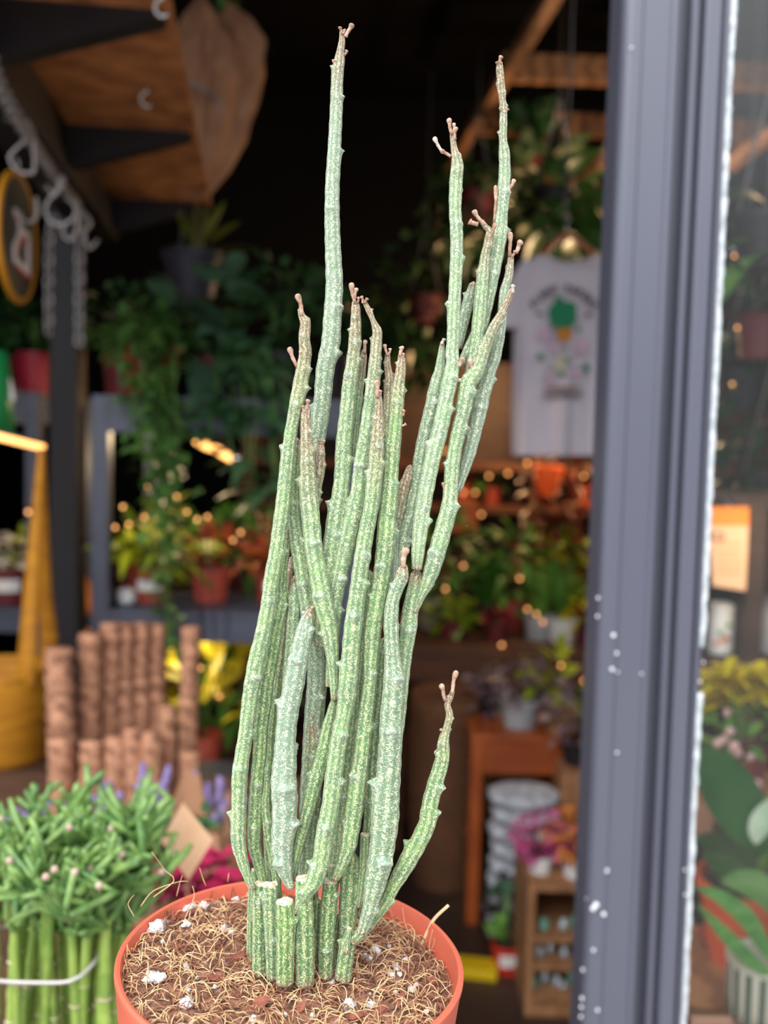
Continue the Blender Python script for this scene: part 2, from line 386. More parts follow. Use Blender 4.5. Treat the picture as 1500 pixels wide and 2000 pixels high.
dd = on_soil(822, 1838)[1]
px_tube(mb, [(818, 1852), (833, 1825), (848, 1795), (876, 1768)], 8, dd, 7, .8)
part('dry_root', mb, straw, soil)
mb = MB()
for pts in ([(300, 1752), (340, 1720), (322, 1700), (312, 1685), (296, 1664)], [(345, 1750), (352, 1722), (356, 1710)], [(402, 1730), (395, 1712), (390, 1695)], [(445, 1722), (447, 1705)], [(262, 1790), (250, 1765), (262, 1748)], [(275, 1770), (300, 1740), (350, 1722), (368, 1722)], [(842, 1870), (838, 1850), (845, 1815)], [(800, 1830), (790, 1800), (786, 1772)], [(372, 1770), (380, 1750), (376, 1730)], [(880, 1905), (862, 1900), (855, 1880)]):
    px_tube(mb, pts, 2.4, on_soil(pts[0][0], max(pts[0][1], 1752))[1], 4)
o = part('loose_fibre', mb, fib1, soil); o['kind'] = 'stuff'
# stem material: mottled, waxy, ribbed
sm = bpy.data.materials.new('mottled_stem'); sm.use_nodes = True
nt = sm.node_tree; N = nt.nodes; L = nt.links; N.clear()
def nd(t, **k):
    n = N.new(t)
    for a, b in k.items(): setattr(n, a, b)
    return n
def mix(fac, a, b, blend='MIX'):
    n = nd('ShaderNodeMix', data_type='RGBA', blend_type=blend)
    for s, v in ((0, fac), (6, a), (7, b)):
        if isinstance(v, (int, float)): n.inputs[s].default_value = v
        elif isinstance(v, tuple): n.inputs[s].default_value = v
        else: L.new(v, n.inputs[s])
    return n.outputs[2]
def math_(op, a, b=None, c=None):
    n = nd('ShaderNodeMath', operation=op)
    for i, v in enumerate((a, b, c)):
        if v is None: continue
        if isinstance(v, (int, float)): n.inputs[i].default_value = v
        else: L.new(v, n.inputs[i])
    return n.outputs[0]
def ramp(v, lo, hi):
    n = nd('ShaderNodeMapRange', interpolation_type='SMOOTHSTEP'); L.new(v, n.inputs[0]); n.inputs[1].default_value = lo; n.inputs[2].default_value = hi; return n.outputs[0]
out = nd('ShaderNodeOutputMaterial'); bs = nd('ShaderNodeBsdfPrincipled'); L.new(bs.outputs[0], out.inputs[0])
uv = nd('ShaderNodeUVMap', uv_map='UVMap'); att = nd('ShaderNodeVertexColor', layer_name='tint')
sep = nd('ShaderNodeSeparateColor'); L.new(att.outputs[0], sep.inputs[0])
su = nd('ShaderNodeSeparateXYZ'); L.new(uv.outputs[0], su.inputs[0])
band = math_('COSINE', math_('MULTIPLY', su.outputs[0], 8*2*math.pi))
oi = nd('ShaderNodeObjectInfo')
cx = nd('ShaderNodeCombineXYZ'); L.new(math_('MULTIPLY', su.outputs[0], 19.0), cx.inputs[0]); L.new(math_('MULTIPLY', su.outputs[1], .82), cx.inputs[1]); L.new(math_('MULTIPLY', oi.outputs['Random'], 90), cx.inputs[2])
nz = nd('ShaderNodeTexNoise'); nz.inputs['Scale'].default_value = 1.45; nz.inputs['Detail'].default_value = 2.5; nz.inputs['Distortion'].default_value = 1.6; L.new(cx.outputs[0], nz.inputs[0])
nb = nd('ShaderNodeTexNoise'); nb.inputs['Scale'].default_value = .16; nb.inputs['Detail'].default_value = 2; L.new(cx.outputs[0], nb.inputs[0])
speck = ramp(math_('ADD', nz.outputs['Fac'], math_('MULTIPLY', band, .05)), .508, .60)
green = mix(ramp(nb.outputs['Fac'], .35, .65), lin((66, 122, 56)), lin((104, 158, 62)))
green = mix(sep.outputs[2], green, lin((62, 112, 80)))
green = mix(math_('MULTIPLY', ramp(band, -.2, -.95), .55), green, lin((56, 92, 66)))
wax = mix(math_('MULTIPLY', sep.outputs[1], .48), green, lin((190, 204, 186)))
cream = mix(sep.outputs[1], lin((226, 224, 158)), lin((236, 238, 214)))
colr = mix(math_('MULTIPLY', speck, .92), wax, cream)
brn = mix(speck, lin((132, 108, 86)), lin((226, 212, 182)))
colr = mix(sep.outputs[0], colr, brn)
L.new(colr, bs.inputs['Base Color']); bs.inputs['Roughness'].default_value = .75; bs.inputs['Specular IOR Level'].default_value = .25
bs.inputs['Sheen Weight'].default_value = .25
nf = nd('ShaderNodeTexNoise'); nf.inputs['Scale'].default_value = 4; nf.inputs['Detail'].default_value = 3; L.new(cx.outputs[0], nf.inputs[0])
bp = nd('ShaderNodeBump'); bp.inputs['Strength'].default_value = .5; bp.inputs['Distance'].default_value = .0004
L.new(math_('ADD', nf.outputs['Fac'], math_('MULTIPLY', speck, .6)), bp.inputs['Height']); L.new(bp.outputs[0], bs.inputs['Normal'])
bud_m = mat('pink_bud', (212, 178, 160), (158, 122, 98), 330, .7, bump=.2)
budw_m = mat('pale_bud_tip', (226, 214, 204), (188, 168, 158), 500, .8)
cut_m = mat('cut_stem_end', (238, 228, 206), (206, 184, 150), 500, .9, bump=.4)
def dep(py): return .392+.024*(1900-py)/1900
SEG = 22
def stem(pts, dz=0, brown=0, white=.5, hue=.3, gap=66, seed=1, buds=(), cut=False, joint=True, nodes=True, dz2=None):
    """pts run from tip to base as (x, y, width); brown = how far down from the tip it is woody"""
    rg = random.Random(seed*17+3); pts = [p for p in pts][::-1]; ys = [p[1] for p in pts]
    def dz_at(y):
        if dz2 is None: return dz
        t = (ys[0]-y)/(ys[0]-ys[-1]+1e-6); return dz2+(dz-dz2)*min(1, max(0, t))
    P = []
    for x, y, w_ in pts:
        d = dep(y)+dz_at(y); p = at(x, y, d); ax = d/ray(x, y)[1]
        P.append(np.append(p, w_/2*ax/FPX))
    C = np.array(catmull(P, .0008)); n = len(C)
    c = C[:, :3]; R = np.maximum(C[:, 3], .0006)
    s = np.concatenate([[0], np.cumsum(np.linalg.norm(np.diff(c, axis=0), axis=1))])
    T = np.gradient(c, axis=0); T /= np.linalg.norm(T, axis=1)[:, None]
    U = np.cross(V(0, 1, 0), T); U /= np.linalg.norm(U, axis=1)[:, None]      # to the right
    U = np.where((U[:, 0] < 0)[:, None], -U, U)
    W = np.cross(T, U); W = np.where((W[:, 1] > 0)[:, None], -W, W)             # to the viewer
    th = np.linspace(0, 2*math.pi, SEG, endpoint=False)-math.pi/2-.0
    ph = rg.uniform(0, 6)
    rad = R[:, None]*(1+.03*np.cos(8*th[None, :]+ph)); ridge = np.zeros_like(rad)
    mmpx = .41/FPX
    if nodes:
        s0 = s[-1]-rg.uniform(.3, .8)*gap*mmpx*.5; k = rg.randint(0, 3); seq = [.0, math.pi*.55, math.pi, -math.pi*.4, math.pi*.3]
        while s0 > gap*mmpx*.4:
            i = int(np.searchsorted(s, s0)); i = min(i, n-1); r0 = R[i]
            t0 = seq[k % 5]+rg.uniform(-.35, .35); k += 1 if rg.random() < .8 else 2
            dt = (th[None, :]-t0+math.pi) % (2*math.pi)-math.pi; ds = s[:, None]-s0
            arch = np.exp(-((ds+.75*r0*dt**2)/(.17*r0))**2)*np.exp(-(dt/.85)**2)
            tooth = np.exp(-(dt/.5)**2)*np.exp(-(np.where(ds < 0, ds/(.62*r0), ds/(.17*r0)))**2)
            sw = np.exp(-(dt/.8)**2)*np.where(ds < 0, np.exp(ds/(3.2*r0)), np.exp(-(ds/(.25*r0))**2))
            rad += r0*(.24*arch+.27*tooth+.20*sw); ridge = np.maximum(ridge, np.maximum(arch, tooth))
            s0 -= gap*mmpx*rg.uniform(.7, 1.3)*(.36 if (s[-1]-s0) < brown*.8*mmpx else 1)
    rad += R[:, None]*.025*np.sin(s[:, None]*900+2*th[None, :]+ph)
    verts = c[:, None, :]+rad[:, :, None]*(np.cos(th)[None, :, None]*U[:, None, :]+np.sin(th)[None, :, None]*W[:, None, :])
    Vv = verts.reshape(-1, 3)
    o0 = OFF[plant]; tip = c[-1]+T[-1]*R[-1]*(.15 if cut else .9); base = c[0]-T[0]*R[0]*.3
    allv = np.vstack([Vv, tip, base])-o0
    fs = []; uvs = []
    sm_ = s*1000
    for i in range(n-1):
        for k in range(SEG):
            k2 = (k+1) % SEG
            fs.append((i*SEG+k, i*SEG+k2, (i+1)*SEG+k2, (i+1)*SEG+k))
            uvs += [(k/SEG, sm_[i]), ((k+1)/SEG, sm_[i]), ((k+1)/SEG, sm_[i+1]), (k/SEG, sm_[i+1])]
    for k in range(SEG):
        k2 = (k+1) % SEG
        fs.append(((n-1)*SEG+k, (n-1)*SEG+k2, n*SEG)); uvs += [(k/SEG, sm_[-1]), ((k+1)/SEG, sm_[-1]), ((k+.5)/SEG, sm_[-1]+1)]
        fs.append((k2, k, n*SEG+1)); uvs += [((k+1)/SEG, 0), (k/SEG, 0), ((k+.5)/SEG, -1)]
    me = bpy.data.meshes.new('stem'); me.from_pydata(allv.tolist(), [], fs); me.shade_smooth(); me.materials.append(sm)
    ul = me.uv_layers.new(name='UVMap'); ul.data.foreach_set('uv', np.array(uvs).ravel())
    ca = me.color_attributes.new('tint', 'FLOAT_COLOR', 'POINT')
    fromtip = (s[-1]-s)/mmpx
    br = np.clip(1.15-fromtip/max(brown, 1), 0, 1)*.95 if brown else np.zeros(n)
    jt = np.exp(-(s/.0022)**2)*.8 if joint else np.zeros(n)
    br = np.maximum(br, jt)
    col = np.ones((n, SEG, 4)); col[:, :, 0] = br[:, None]*(1-.6*ridge); col[:, :, 1] = np.clip(white+ridge*.7, 0, 1); col[:, :, 2] = hue
    col = np.vstack([col.reshape(-1, 4), [br[-1], white, hue, 1], [br[0], white, hue, 1]])
    ca.data.foreach_set('color', col.ravel())
    ob = bpy.data.objects.new('stem', me); COL.objects.link(ob); ob.parent = plant; OFF[ob] = o0
    for bb in buds:
        x1, y1, x2, y2, bw = bb[:5]; m_ = MB(); Pp = []; rr = []
        d = dep(y1)+dz_at(y1)-.001; a = at(x1, y1, d); b2 = at(x2, y2, d-.0005); r = bw/2*.41/FPX
        for t, q in ((0, .75), (.2, .6), (.45, .7), (.6, .62), (.72, .85), (.85, 1.05), (.95, .9), (1, .45)):
            Pp.append(a+(b2-a)*t+V(math.sin(t*5+x1)*r*.25, 0, 0)); rr.append(r*q)
        m_.tube(Pp, rr, 9); bo = part('bud', m_, budw_m if len(bb) > 5 else bud_m, ob)
    if cut:
        m_ = MB(); r = R[-1]; ring = []
        for (q, h) in ((1.0, -.00005), (.95, .0006), (.6, .0003), (.25, .0007)):
            for k in range(14):
                a = 2*math.pi*k/14; hh = h+rg.uniform(-.0003, .0004)
                ring.append(c[-1]+(U[-1]*math.cos(a)+W[-1]*math.sin(a))*r*q+T[-1]*hh)
        ring.append(c[-1]+T[-1]*.0004)
        fs2 = [(j*14+k, j*14+(k+1) % 14, (j+1)*14+(k+1) % 14, (j+1)*14+k) for j in range(3) for k in range(14)]+[(42+k, 42+(k+1) % 14, 56) for k in range(14)]
        m_.add(ring, fs2); part('cut_end', m_, cut_m, ob, smooth=False)['label'] = 'pale dry cut end of the stem'
    return ob
F_, B_ = -.010, .014
# cut stumps at the soil
stem([(506, 1727, 25), (507, 1800, 28), (507, 1850, 30), (507, 1902, 30)], -.001, seed=1, white=.15, hue=.5, gap=90, cut=True)
stem([(491, 1735, 12), (489, 1800, 14), (489, 1880, 16)], .010, seed=2, white=.3, nodes=False)
stem([(497, 1700, 12), (499, 1735, 18), (500, 1800, 18)], .008, seed=45, white=.3, nodes=False, cut=True)
stem([(528, 1729, 30), (530, 1790, 30), (531, 1850, 26), (532, 1910, 24)], -.006, seed=3, white=.25, hue=.5, gap=90, cut=True)
stem([(556, 1762, 34), (557, 1800, 35), (557, 1850, 34), (556, 1920, 33)], -.012, seed=4, white=.1, hue=.2, gap=110, cut=True)
stem([(592, 1716, 30), (594, 1760, 34), (595, 1820, 37), (596, 1922, 36)], -.008, seed=5, white=.15, hue=.4, gap=90, cut=True)
stem([(645, 1722, 26), (642, 1760, 30), (638, 1830, 31), (636, 1906, 30)], 0, seed=6, white=.1, hue=.6, gap=90, cut=True)
stem([(648, 1692, 11), (645, 1722, 14), (643, 1760, 20)], .001, seed=7, white=.4, nodes=False, cut=True)
stem([(682, 1815, 10), (680, 1830, 12), (676, 1860, 14)], -.006, seed=46, white=.4, nodes=False, cut=True)
stem([(684, 1822, 22), (680, 1845, 28), (675, 1875, 30), (670, 1912, 32)], -.003, seed=8, white=.2, hue=.3, gap=60)
stem([(620, 1760, 16), (617, 1830, 22), (615, 1890, 22)], .012, seed=9, white=.1, hue=.8, nodes=False)
stem([(660, 1790, 14), (656, 1840, 16), (655, 1890, 16)], .012, seed=10, white=.1, hue=.8, nodes=False)
stem([(690, 1676, 26), (686, 1702, 33), (682, 1757, 36), (679, 1801, 33), (676, 1860, 26)], .006, seed=11, white=.25, hue=.4)
stem([(712, 1632, 17), (711, 1665, 18), (708, 1713, 17), (700, 1770, 14)], .005, seed=12, white=.35, nodes=False, cut=True)
# background stems first
stem([(570, 1090, 10), (560, 1160, 14), (554, 1240, 16), (546, 1300, 17), (540, 1352, 17), (532, 1416, 17), (527, 1520, 18), (524, 1640, 18), (530, 1740, 18)], .016, brown=260, seed=13, white=.3)
stem([(609, 1405, 12), (611, 1448, 26), (609, 1496, 28), (604, 1560, 26), (602, 1640, 24), (598, 1700, 24), (596, 1800, 22)], .010, brown=80, seed=14, white=.5, buds=[(609, 1408, 612, 1396, 7)])
stem([(694, 1330, 18), (690, 1400, 22), (682, 1460, 22), (676, 1520, 24), (668, 1592, 24), (660, 1660, 24), (650, 1740, 20)], .012, seed=15, white=.45)
stem([(722, 1120, 16), (719, 1180, 20), (709, 1256, 20), (702, 1320, 20), (696, 1400, 20)], .014, seed=16, white=.3, hue=.6)
stem([(752, 1250, 18), (746, 1290, 20), (740, 1368, 24), (732, 1432, 26), (727, 1496, 26), (723, 1592, 24), (712, 1690, 20), (700, 1790, 18)], .012, seed=17, white=.3, hue=.6)
stem([(523, 1490, 10), (521, 1540, 15), (519, 1573, 19), (525, 1628, 20), (534, 1676, 20), (540, 1720, 17), (545, 1790, 16)], .004, seed=18, white=.3, hue=.3)
stem([(635, 1250, 18), (628, 1320, 22), (622, 1400, 22), (618, 1500, 22), (612, 1600, 22), (610, 1700, 22), (612, 1820, 22)], .018, seed=19, white=.3, hue=.7)
# tallest left stem
stem([(668, 62, 10), (668, 80, 12), (665, 100, 15), (663, 119, 20), (659, 155, 22), (656, 230, 24), (653, 290, 25), (649, 365, 27), (649, 440, 29), (651, 500, 31), (653, 560, 33), (649, 620, 34), (646, 669, 36), (635, 720, 34), (629, 789, 33), (620, 855, 31), (610, 910, 30), (600, 960, 30), (594, 1040, 30), (596, 1120, 31), (605, 1200, 33), (615, 1270, 33), (616, 1330, 32), (610, 1400, 31), (605, 1480, 30), (600, 1560, 28), (597, 1640, 27), (594, 1720, 26), (594, 1800, 26)],
     .012, brown=150, white=.8, hue=.75, seed=20, gap=100, buds=[(667, 66, 665, 52, 8), (671, 66, 672, 57, 7), (676, 72, 687, 46, 11), (672, 108, 679, 98, 7), (655, 130, 652, 116, 8)])
# left outer stem
stem([(586, 604, 10), (590, 618, 14), (596, 632, 20), (594, 660, 22), (596, 690, 24), (589, 735, 28), (580, 780, 27), (573, 815, 24), (566, 858, 25), (558, 930, 27), (553, 981, 29), (546, 1032, 29), (540, 1077, 29), (530, 1128, 29), (524, 1179, 29), (513, 1240, 31), (501, 1288, 32), (492, 1336, 31), (486, 1378, 30), (480, 1429, 28), (473, 1474, 29), (468, 1515, 31), (467, 1560, 30), (466, 1610, 29), (466, 1647, 28), (474, 1683, 22), (484, 1713, 17), (493, 1735, 14)],
     -.004, brown=215, white=.42, hue=.1, seed=21, gap=92, buds=[(590, 616, 582, 574, 12), (581, 716, 563, 678, 11), (588, 700, 586, 685, 8)])
stem([(562, 1020, 10), (559, 1067, 15), (551, 1128, 18), (548, 1182, 24), (536, 1240, 25), (529, 1288, 26), (521, 1330, 28), (517, 1370, 28), (511, 1416, 27), (507, 1480, 27), (502, 1528, 26), (498, 1598, 27), (497, 1650, 25), (504, 1683, 21), (512, 1715, 17), (520, 1760, 14)], .004, brown=60, white=.3, hue=.1, seed=22, gap=88)
stem([(574, 1131, 12), (576, 1160, 22), (573, 1210, 26), (568, 1280, 26), (562, 1340, 24), (558, 1420, 22)], .006, brown=20, white=.5, hue=.6, seed=23, buds=[(574, 1135, 575, 1125, 7)])
# stems behind second column
stem([(580, 860, 14), (575, 930, 20), (573, 990, 24), (577, 1040, 28), (586, 1096, 30), (595, 1150, 30), (602, 1195, 30), (606, 1230, 28)], .004, brown=30, white=.45, hue=.3, seed=24)
stem([(600, 795, 14), (597, 810, 18), (598, 840, 22), (599, 870, 25), (600, 910, 28), (603, 960, 32), (608, 1020, 34), (614, 1080, 34), (622, 1125, 35), (632, 1179, 38), (643, 1224, 33), (649, 1270, 26), (652, 1320, 19), (653, 1366, 13)],
     -.005, brown=190, white=.45, hue=.0, seed=25, gap=78, buds=[(597, 800, 604, 780, 10), (594, 803, 590, 792, 7)])
stem([(653, 1368, 14), (649, 1385, 18), (641, 1420, 24), (630, 1474, 28), (616, 1528, 28), (601, 1585, 26), (584, 1647, 21), (575, 1690, 16), (570, 1720, 14)], -.002, white=.25, hue=.4, seed=26, gap=80)
stem([(626, 862, 10), (626, 880, 17), (624, 920, 19), (618, 960, 18), (612, 1010, 16)], .004, brown=170, white=.5, seed=27, gap=50, buds=[(627, 868, 634, 860, 6), (624, 868, 624, 858, 6)])
stem([(693, 590, 12), (695, 606, 18), (694, 660, 23), (689, 705, 25), (683, 750, 28), (677, 810, 29), (671, 870, 31), (668, 930, 31), (663, 975, 33), (656, 1020, 35), (648, 1070, 34), (641, 1120, 32), (634, 1180, 30), (628, 1260, 28)],
     .002, brown=150, white=.5, hue=.2, seed=28, gap=80, buds=[(693, 594, 686, 552, 11), (694, 584, 695, 562, 9), (698, 592, 702, 580, 6)])
stem([(711, 588, 8), (719, 604, 11), (728, 625, 10), (734, 640, 16), (737, 650, 19), (735, 680, 21), (731, 720, 24), (726, 765, 24), (720, 810, 26), (714, 855, 28), (707, 900, 30), (701, 960, 33), (692, 1005, 35), (683, 1040, 34), (674, 1080, 32), (664, 1125, 30), (656, 1176, 26), (650, 1250, 22), (645, 1340, 20)],
     .000, brown=180, white=.5, hue=.3, seed=29, gap=80, buds=[(709, 592, 706, 578, 7), (713, 592, 717, 582, 7)])
stem([(711, 684, 9), (710, 700, 13), (707, 720, 16), (703, 755, 15), (698, 800, 14), (693, 850, 14), (690, 900, 14)], .008, brown=90, white=.5, seed=30, gap=50, buds=[(711, 690, 715, 664, 9)])
stem([(739, 770, 12), (740, 795, 16), (738, 840, 22), (735, 885, 27), (730, 945, 28), (725, 990, 28), (714, 1048, 30), (704, 1112, 31), (697, 1160, 30), (691, 1208, 33), (686, 1256, 34), (683, 1304, 34), (678, 1352, 34), (672, 1392, 29), (664, 1432, 31), (657, 1480, 32), (650, 1528, 33), (645, 1573, 33), (634, 1628, 34), (627, 1683, 34), (616, 1718, 33), (602, 1740, 26), (588, 1760, 19), (576, 1782, 15)],
     F_, brown=180, white=.4, hue=.1, seed=31, gap=76, buds=[(739, 776, 735, 742, 12), (742, 772, 745, 762, 7)])
stem([(757, 692, 10), (757, 712, 13), (760, 740, 16), (759, 760, 18), (757, 800, 18), (754, 850, 15), (750, 920, 12), (745, 990, 11)], .006, brown=230, white=.35, seed=32, gap=44, buds=[(755, 694, 752, 672, 8), (759, 694, 762, 680, 7)])
stem([(783, 692, 10), (784, 705, 16), (783, 725, 19), (777, 765, 24), (773, 815, 26), (768, 870, 29), (764, 915, 29), (761, 960, 31), (755, 1020, 34), (751, 1075, 34), (746, 1120, 33), (740, 1160, 32), (729, 1224, 34), (724, 1288, 29), (722, 1336, 26), (716, 1384, 29), (710, 1432, 30), (705, 1480, 31), (698, 1528, 35), (692, 1576, 36), (686, 1620, 33), (680, 1655, 30), (668, 1688, 23), (655, 1716, 16)],
     -.005, brown=110, white=.35, hue=.05, seed=33, gap=80, buds=[(783, 695, 783, 676, 10), (786, 698, 790, 690, 6), (786, 812, 790, 800, 8), (785, 832, 794, 828, 6)])
stem([(776, 960, 10), (773, 1020, 12), (771, 1090, 13), (769, 1150, 14), (764, 1220, 16)], .002, brown=20, white=.9, hue=1, seed=34, gap=60)
# thick grey stem
stem([(606, 1192, 12), (600, 1208, 24), (592, 1240, 32), (583, 1288, 37), (574, 1336, 40), (565, 1384, 39), (559, 1432, 39), (557, 1480, 44), (554, 1528, 50), (556, 1573, 50), (553, 1610, 44), (550, 1655, 40), (555, 1695, 30), (562, 1718, 19), (570, 1735, 14)], -.006, brown=20, white=.75, hue=.9, seed=35, gap=70, buds=[(607, 1196, 609, 1184, 8), (598, 1205, 593, 1194, 7, 1)])
# right of centre
stem([(789, 1104, 13), (787, 1115, 22), (784, 1130, 26), (776, 1150, 24), (768, 1172, 25), (764, 1210, 28), (765, 1256, 28), (767, 1292, 32), (769, 1312, 38), (768, 1352, 41), (764, 1400, 43), (763, 1448, 44), (759, 1512, 47), (755, 1560, 50), (753, 1600, 52), (748, 1647, 48), (741, 1690, 46), (732, 1730, 40), (724, 1765, 30), (715, 1795, 24), (706, 1822, 19)],
     F_, brown=30, white=.5, hue=.8, seed=36, gap=82, buds=[(788, 1108, 792, 1070, 15), (782, 1112, 774, 1118, 6)])
stem([(814, 1119, 21), (812, 1132, 25), (808, 1155, 27), (802, 1185, 30), (798, 1224, 33), (792, 1272, 28), (786, 1330, 26), (780, 1400, 24), (770, 1480, 22)], .000, brown=30, white=.5, hue=.3, seed=37, gap=74)
stem([(883, 258, 9), (884, 268, 11), (887, 290, 13), (890, 305, 18), (893, 326, 24), (890, 365, 25), (889, 410, 24), (892, 470, 25), (890, 530, 24), (887, 605, 25), (885, 660, 24), (883, 690, 26), (884, 712, 27), (877, 750, 30), (868, 795, 29), (859, 840, 31), (848, 885, 30), (838, 930, 30), (829, 975, 31), (820, 1035, 29), (816, 1080, 25), (814, 1112, 19)],
     -.004, brown=95, white=.7, hue=.1, seed=38, gap=72, buds=[(883, 262, 875, 231, 10), (885, 262, 887, 240, 7), (888, 272, 891, 248, 8), (880, 306, 863, 294, 9), (864, 296, 846, 268, 9, 1), (893, 716, 908, 700, 12)])
stem([(864, 668, 8), (862, 690, 14), (859, 720, 20), (850, 759, 27), (843, 795, 28), (832, 840, 28), (823, 885, 28), (816, 930, 28), (808, 970, 29), (800, 1005, 30), (790, 1040, 30), (783, 1075, 28), (773, 1120, 26), (766, 1180, 22)], .006, brown=20, white=.65, hue=.7, seed=39, gap=84, buds=[(864, 672, 867, 661, 8, 1)])
stem([(801, 912, 12), (797, 925, 17), (790, 950, 20), (784, 975, 20), (776, 1020, 17), (770, 1070, 14)], .003, brown=200, white=.4, seed=40, gap=50)
stem([(976, 122, 11), (976, 132, 14), (979, 170, 15), (981, 192, 13), (983, 212, 14), (983, 245, 15), (983, 275, 15), (985, 296, 21), (986, 335, 23), (984, 370, 25), (980, 410, 25), (976, 455, 27), (969, 500, 27), (961, 545, 25), (952, 590, 24), (940, 635, 24), (924, 665, 22), (908, 696, 18), (898, 716, 14)],
     .006, brown=185, white=.72, hue=.5, seed=41, gap=74, buds=[(976, 126, 979, 109, 9), (974, 130, 971, 120, 7), (992, 374, 1006, 350, 9), (966, 440, 968, 362, 8), (978, 216, 975, 210, 5), (989, 218, 993, 212, 6)])
stem([(940, 432, 10), (950, 445, 11), (956, 452, 14), (953, 476, 17), (947, 500, 17), (944, 530, 22), (940, 575, 25), (936, 620, 26), (931, 665, 26), (926, 700, 26), (920, 730, 24)],
     .001, brown=120, white=.6, hue=.2, seed=42, gap=64, buds=[(944, 440, 925, 410, 11), (932, 438, 915, 432, 13), (955, 468, 969, 436, 9)])
stem([(924, 556, 16), (918, 580, 21), (910, 610, 21), (903, 645, 18), (896, 680, 14)], .010, brown=15, white=.75, hue=.9, seed=47, gap=70)
stem([(1000, 566, 10), (996, 576, 13), (988, 596, 13), (979, 614, 15), (966, 635, 18), (953, 666, 22), (940, 705, 24), (930, 728, 30), (916, 745, 33), (910, 770, 32), (903, 810, 29), (893, 850, 27), (886, 890, 27), (882, 930, 27), (880, 965, 29), (877, 990, 31), (868, 1025, 33), (857, 1065, 34), (845, 1108, 32), (835, 1136, 26), (822, 1166, 16), (810, 1195, 12)],
     -.002, brown=165, white=.55, hue=.2, seed=43, gap=76, buds=[(1000, 572, 1004, 556, 9, 1), (925, 735, 918, 700, 10), (905, 752, 897, 740, 8, 1), (868, 960, 866, 942, 7)])
stem([(998, 498, 10), (997, 512, 13), (994, 539, 16), (984, 575, 18), (979, 640, 18), (966, 700, 23), (956, 725, 25), (944, 765, 27), (937, 798, 29), (928, 840, 26), (917, 885, 24), (906, 920, 20), (893, 960, 15)],
     .007, brown=65, white=.85, hue=.9, seed=44, gap=78, buds=[(997, 500, 995, 453, 11), (999, 502, 1008, 490, 8), (1006, 494, 1020, 470, 13)])
# lone stem bending out to the right
stem([(884, 1350, 9), (880, 1362, 11), (874, 1376, 12), (878, 1397, 14), (871, 1426, 15), (866, 1448, 22), (865, 1480, 26), (855, 1515, 30), (843, 1555, 31), (837, 1585, 32), (832, 1612, 33), (812, 1654, 34), (790, 1694, 32), (770, 1728, 27), (752, 1762, 23), (730, 1793, 22), (708, 1820, 21), (688, 1838, 22)],
     -.004, brown=135, white=.35, hue=.0, seed=48, gap=62, buds=[(881, 1356, 892, 1310, 11), (871, 1368, 860, 1336, 11), (868, 1430, 860, 1424, 6)])
# ------------------------------------------------------------------ helpers for plants and pots
def bush(mb, c, rad, n, L_, W_, rng, shape='ovate', droop=.35, up=.25, cup=.15, shell=.5):
    for _ in range(n):
        while True:
            q = V(rng.uniform(-1, 1), rng.uniform(-1, 1), rng.uniform(-1, 1)); r = np.linalg.norm(q)
            if shell*rng.random() < r <= 1: break
        p = np.array(c)+q*np.array(rad); d = nrm(q*V(1, 1, .5)+V(rng.uniform(-.6, .6), rng.uniform(-.6, .6), up+rng.uniform(-.5, .5)))
        s = rng.uniform(.6, 1.15); mb.leaf(p, d, L_*s, W_*s, droop*rng.uniform(.3, 1.6), shape, cup, twist=rng.uniform(-.7, .7))
def rosette(mb, c, n, L_, W_, rng, shape='strap', up=1.2, droop=.5, spread=1.0, cup=.25, r0=.01):
    for k in range(n):
        a = 2*math.pi*(k+rng.uniform(-.3, .3))/n; e = rng.uniform(.5, 1.3)
        d = V(math.cos(a)*spread*e, math.sin(a)*spread*e, up*rng.uniform(.7, 1.3)); s = rng.uniform(.65, 1.1)
        mb.leaf(np.array(c)+V(math.cos(a)*r0, math.sin(a)*r0, 0), d, L_*s, W_*s, droop*rng.uniform(.5, 1.4), shape, cup)
def vine(mb, sb, pts, n, L_, W_, rng, rad=.02, shape='heart'):
    P = catmull(pts, .02); sb.tube(P, .0025, 5)
    for _ in range(n):
        p = P[rng.randrange(len(P))]+V(rng.gauss(0, rad), rng.gauss(0, rad), rng.gauss(0, rad))
        a = rng.uniform(0, 6.28); s = rng.uniform(.6, 1.15)
        mb.leaf(p, V(math.cos(a), math.sin(a)-.3, rng.uniform(-.7, .3)), L_*s, W_*s, .4, shape, .1, twist=rng.uniform(-.5, .5))
def pot_parts(root, c, rt, rb, h, m, soil=True, rim=True, seg=28):
    mb = MB(); t = rt*.93
    pr = [(0, 0), (rb, 0), (rb, .002)]
    pr += [(t, h*.84), (rt, h*.85), (rt, h), (t, h), (t*.98, h*.8), (rb*.8, h*.3), (0, h*.3)] if rim else [(rt, h), (rt*.93, h), (rt*.9, h*.8), (rb*.8, h*.3), (0, h*.3)]
    mb.lathe(c, pr, seg); o = part('pot', mb, m, root, smooth='auto')
    if soil:
        s = MB(); s.lathe((c[0], c[1], c[2]+h*.86), [(0, -.01), (rt*.9, -.004), (rt*.88, .002), (rt*.4, .006), (0.001, .008)], 16); part('soil', s, soil_m, root)
    return o
def pot_tag(pot, root, c, r, z, w_, h_, ang=-1.57, marks=True):
    mb = MB(); n = 6
    for q, off in ((1.0, .0012),):
        vs = []; fs = []
        for i in range(n+1):
            a = ang+(i/n-.5)*w_/r
            for zz in (z-h_/2, z+h_/2): vs.append(V(c[0]+(r+off)*math.cos(a), c[1]+(r+off)*math.sin(a), c[2]+zz))
        for i in range(n): fs.append((2*i, 2*i+2, 2*i+3, 2*i+1))
        mb.add(vs, fs)
    part('price_sticker', mb, paper_white, pot)['label'] = 'white sticker on the pot'
def P3(px, py, d): return at(px, py, d)
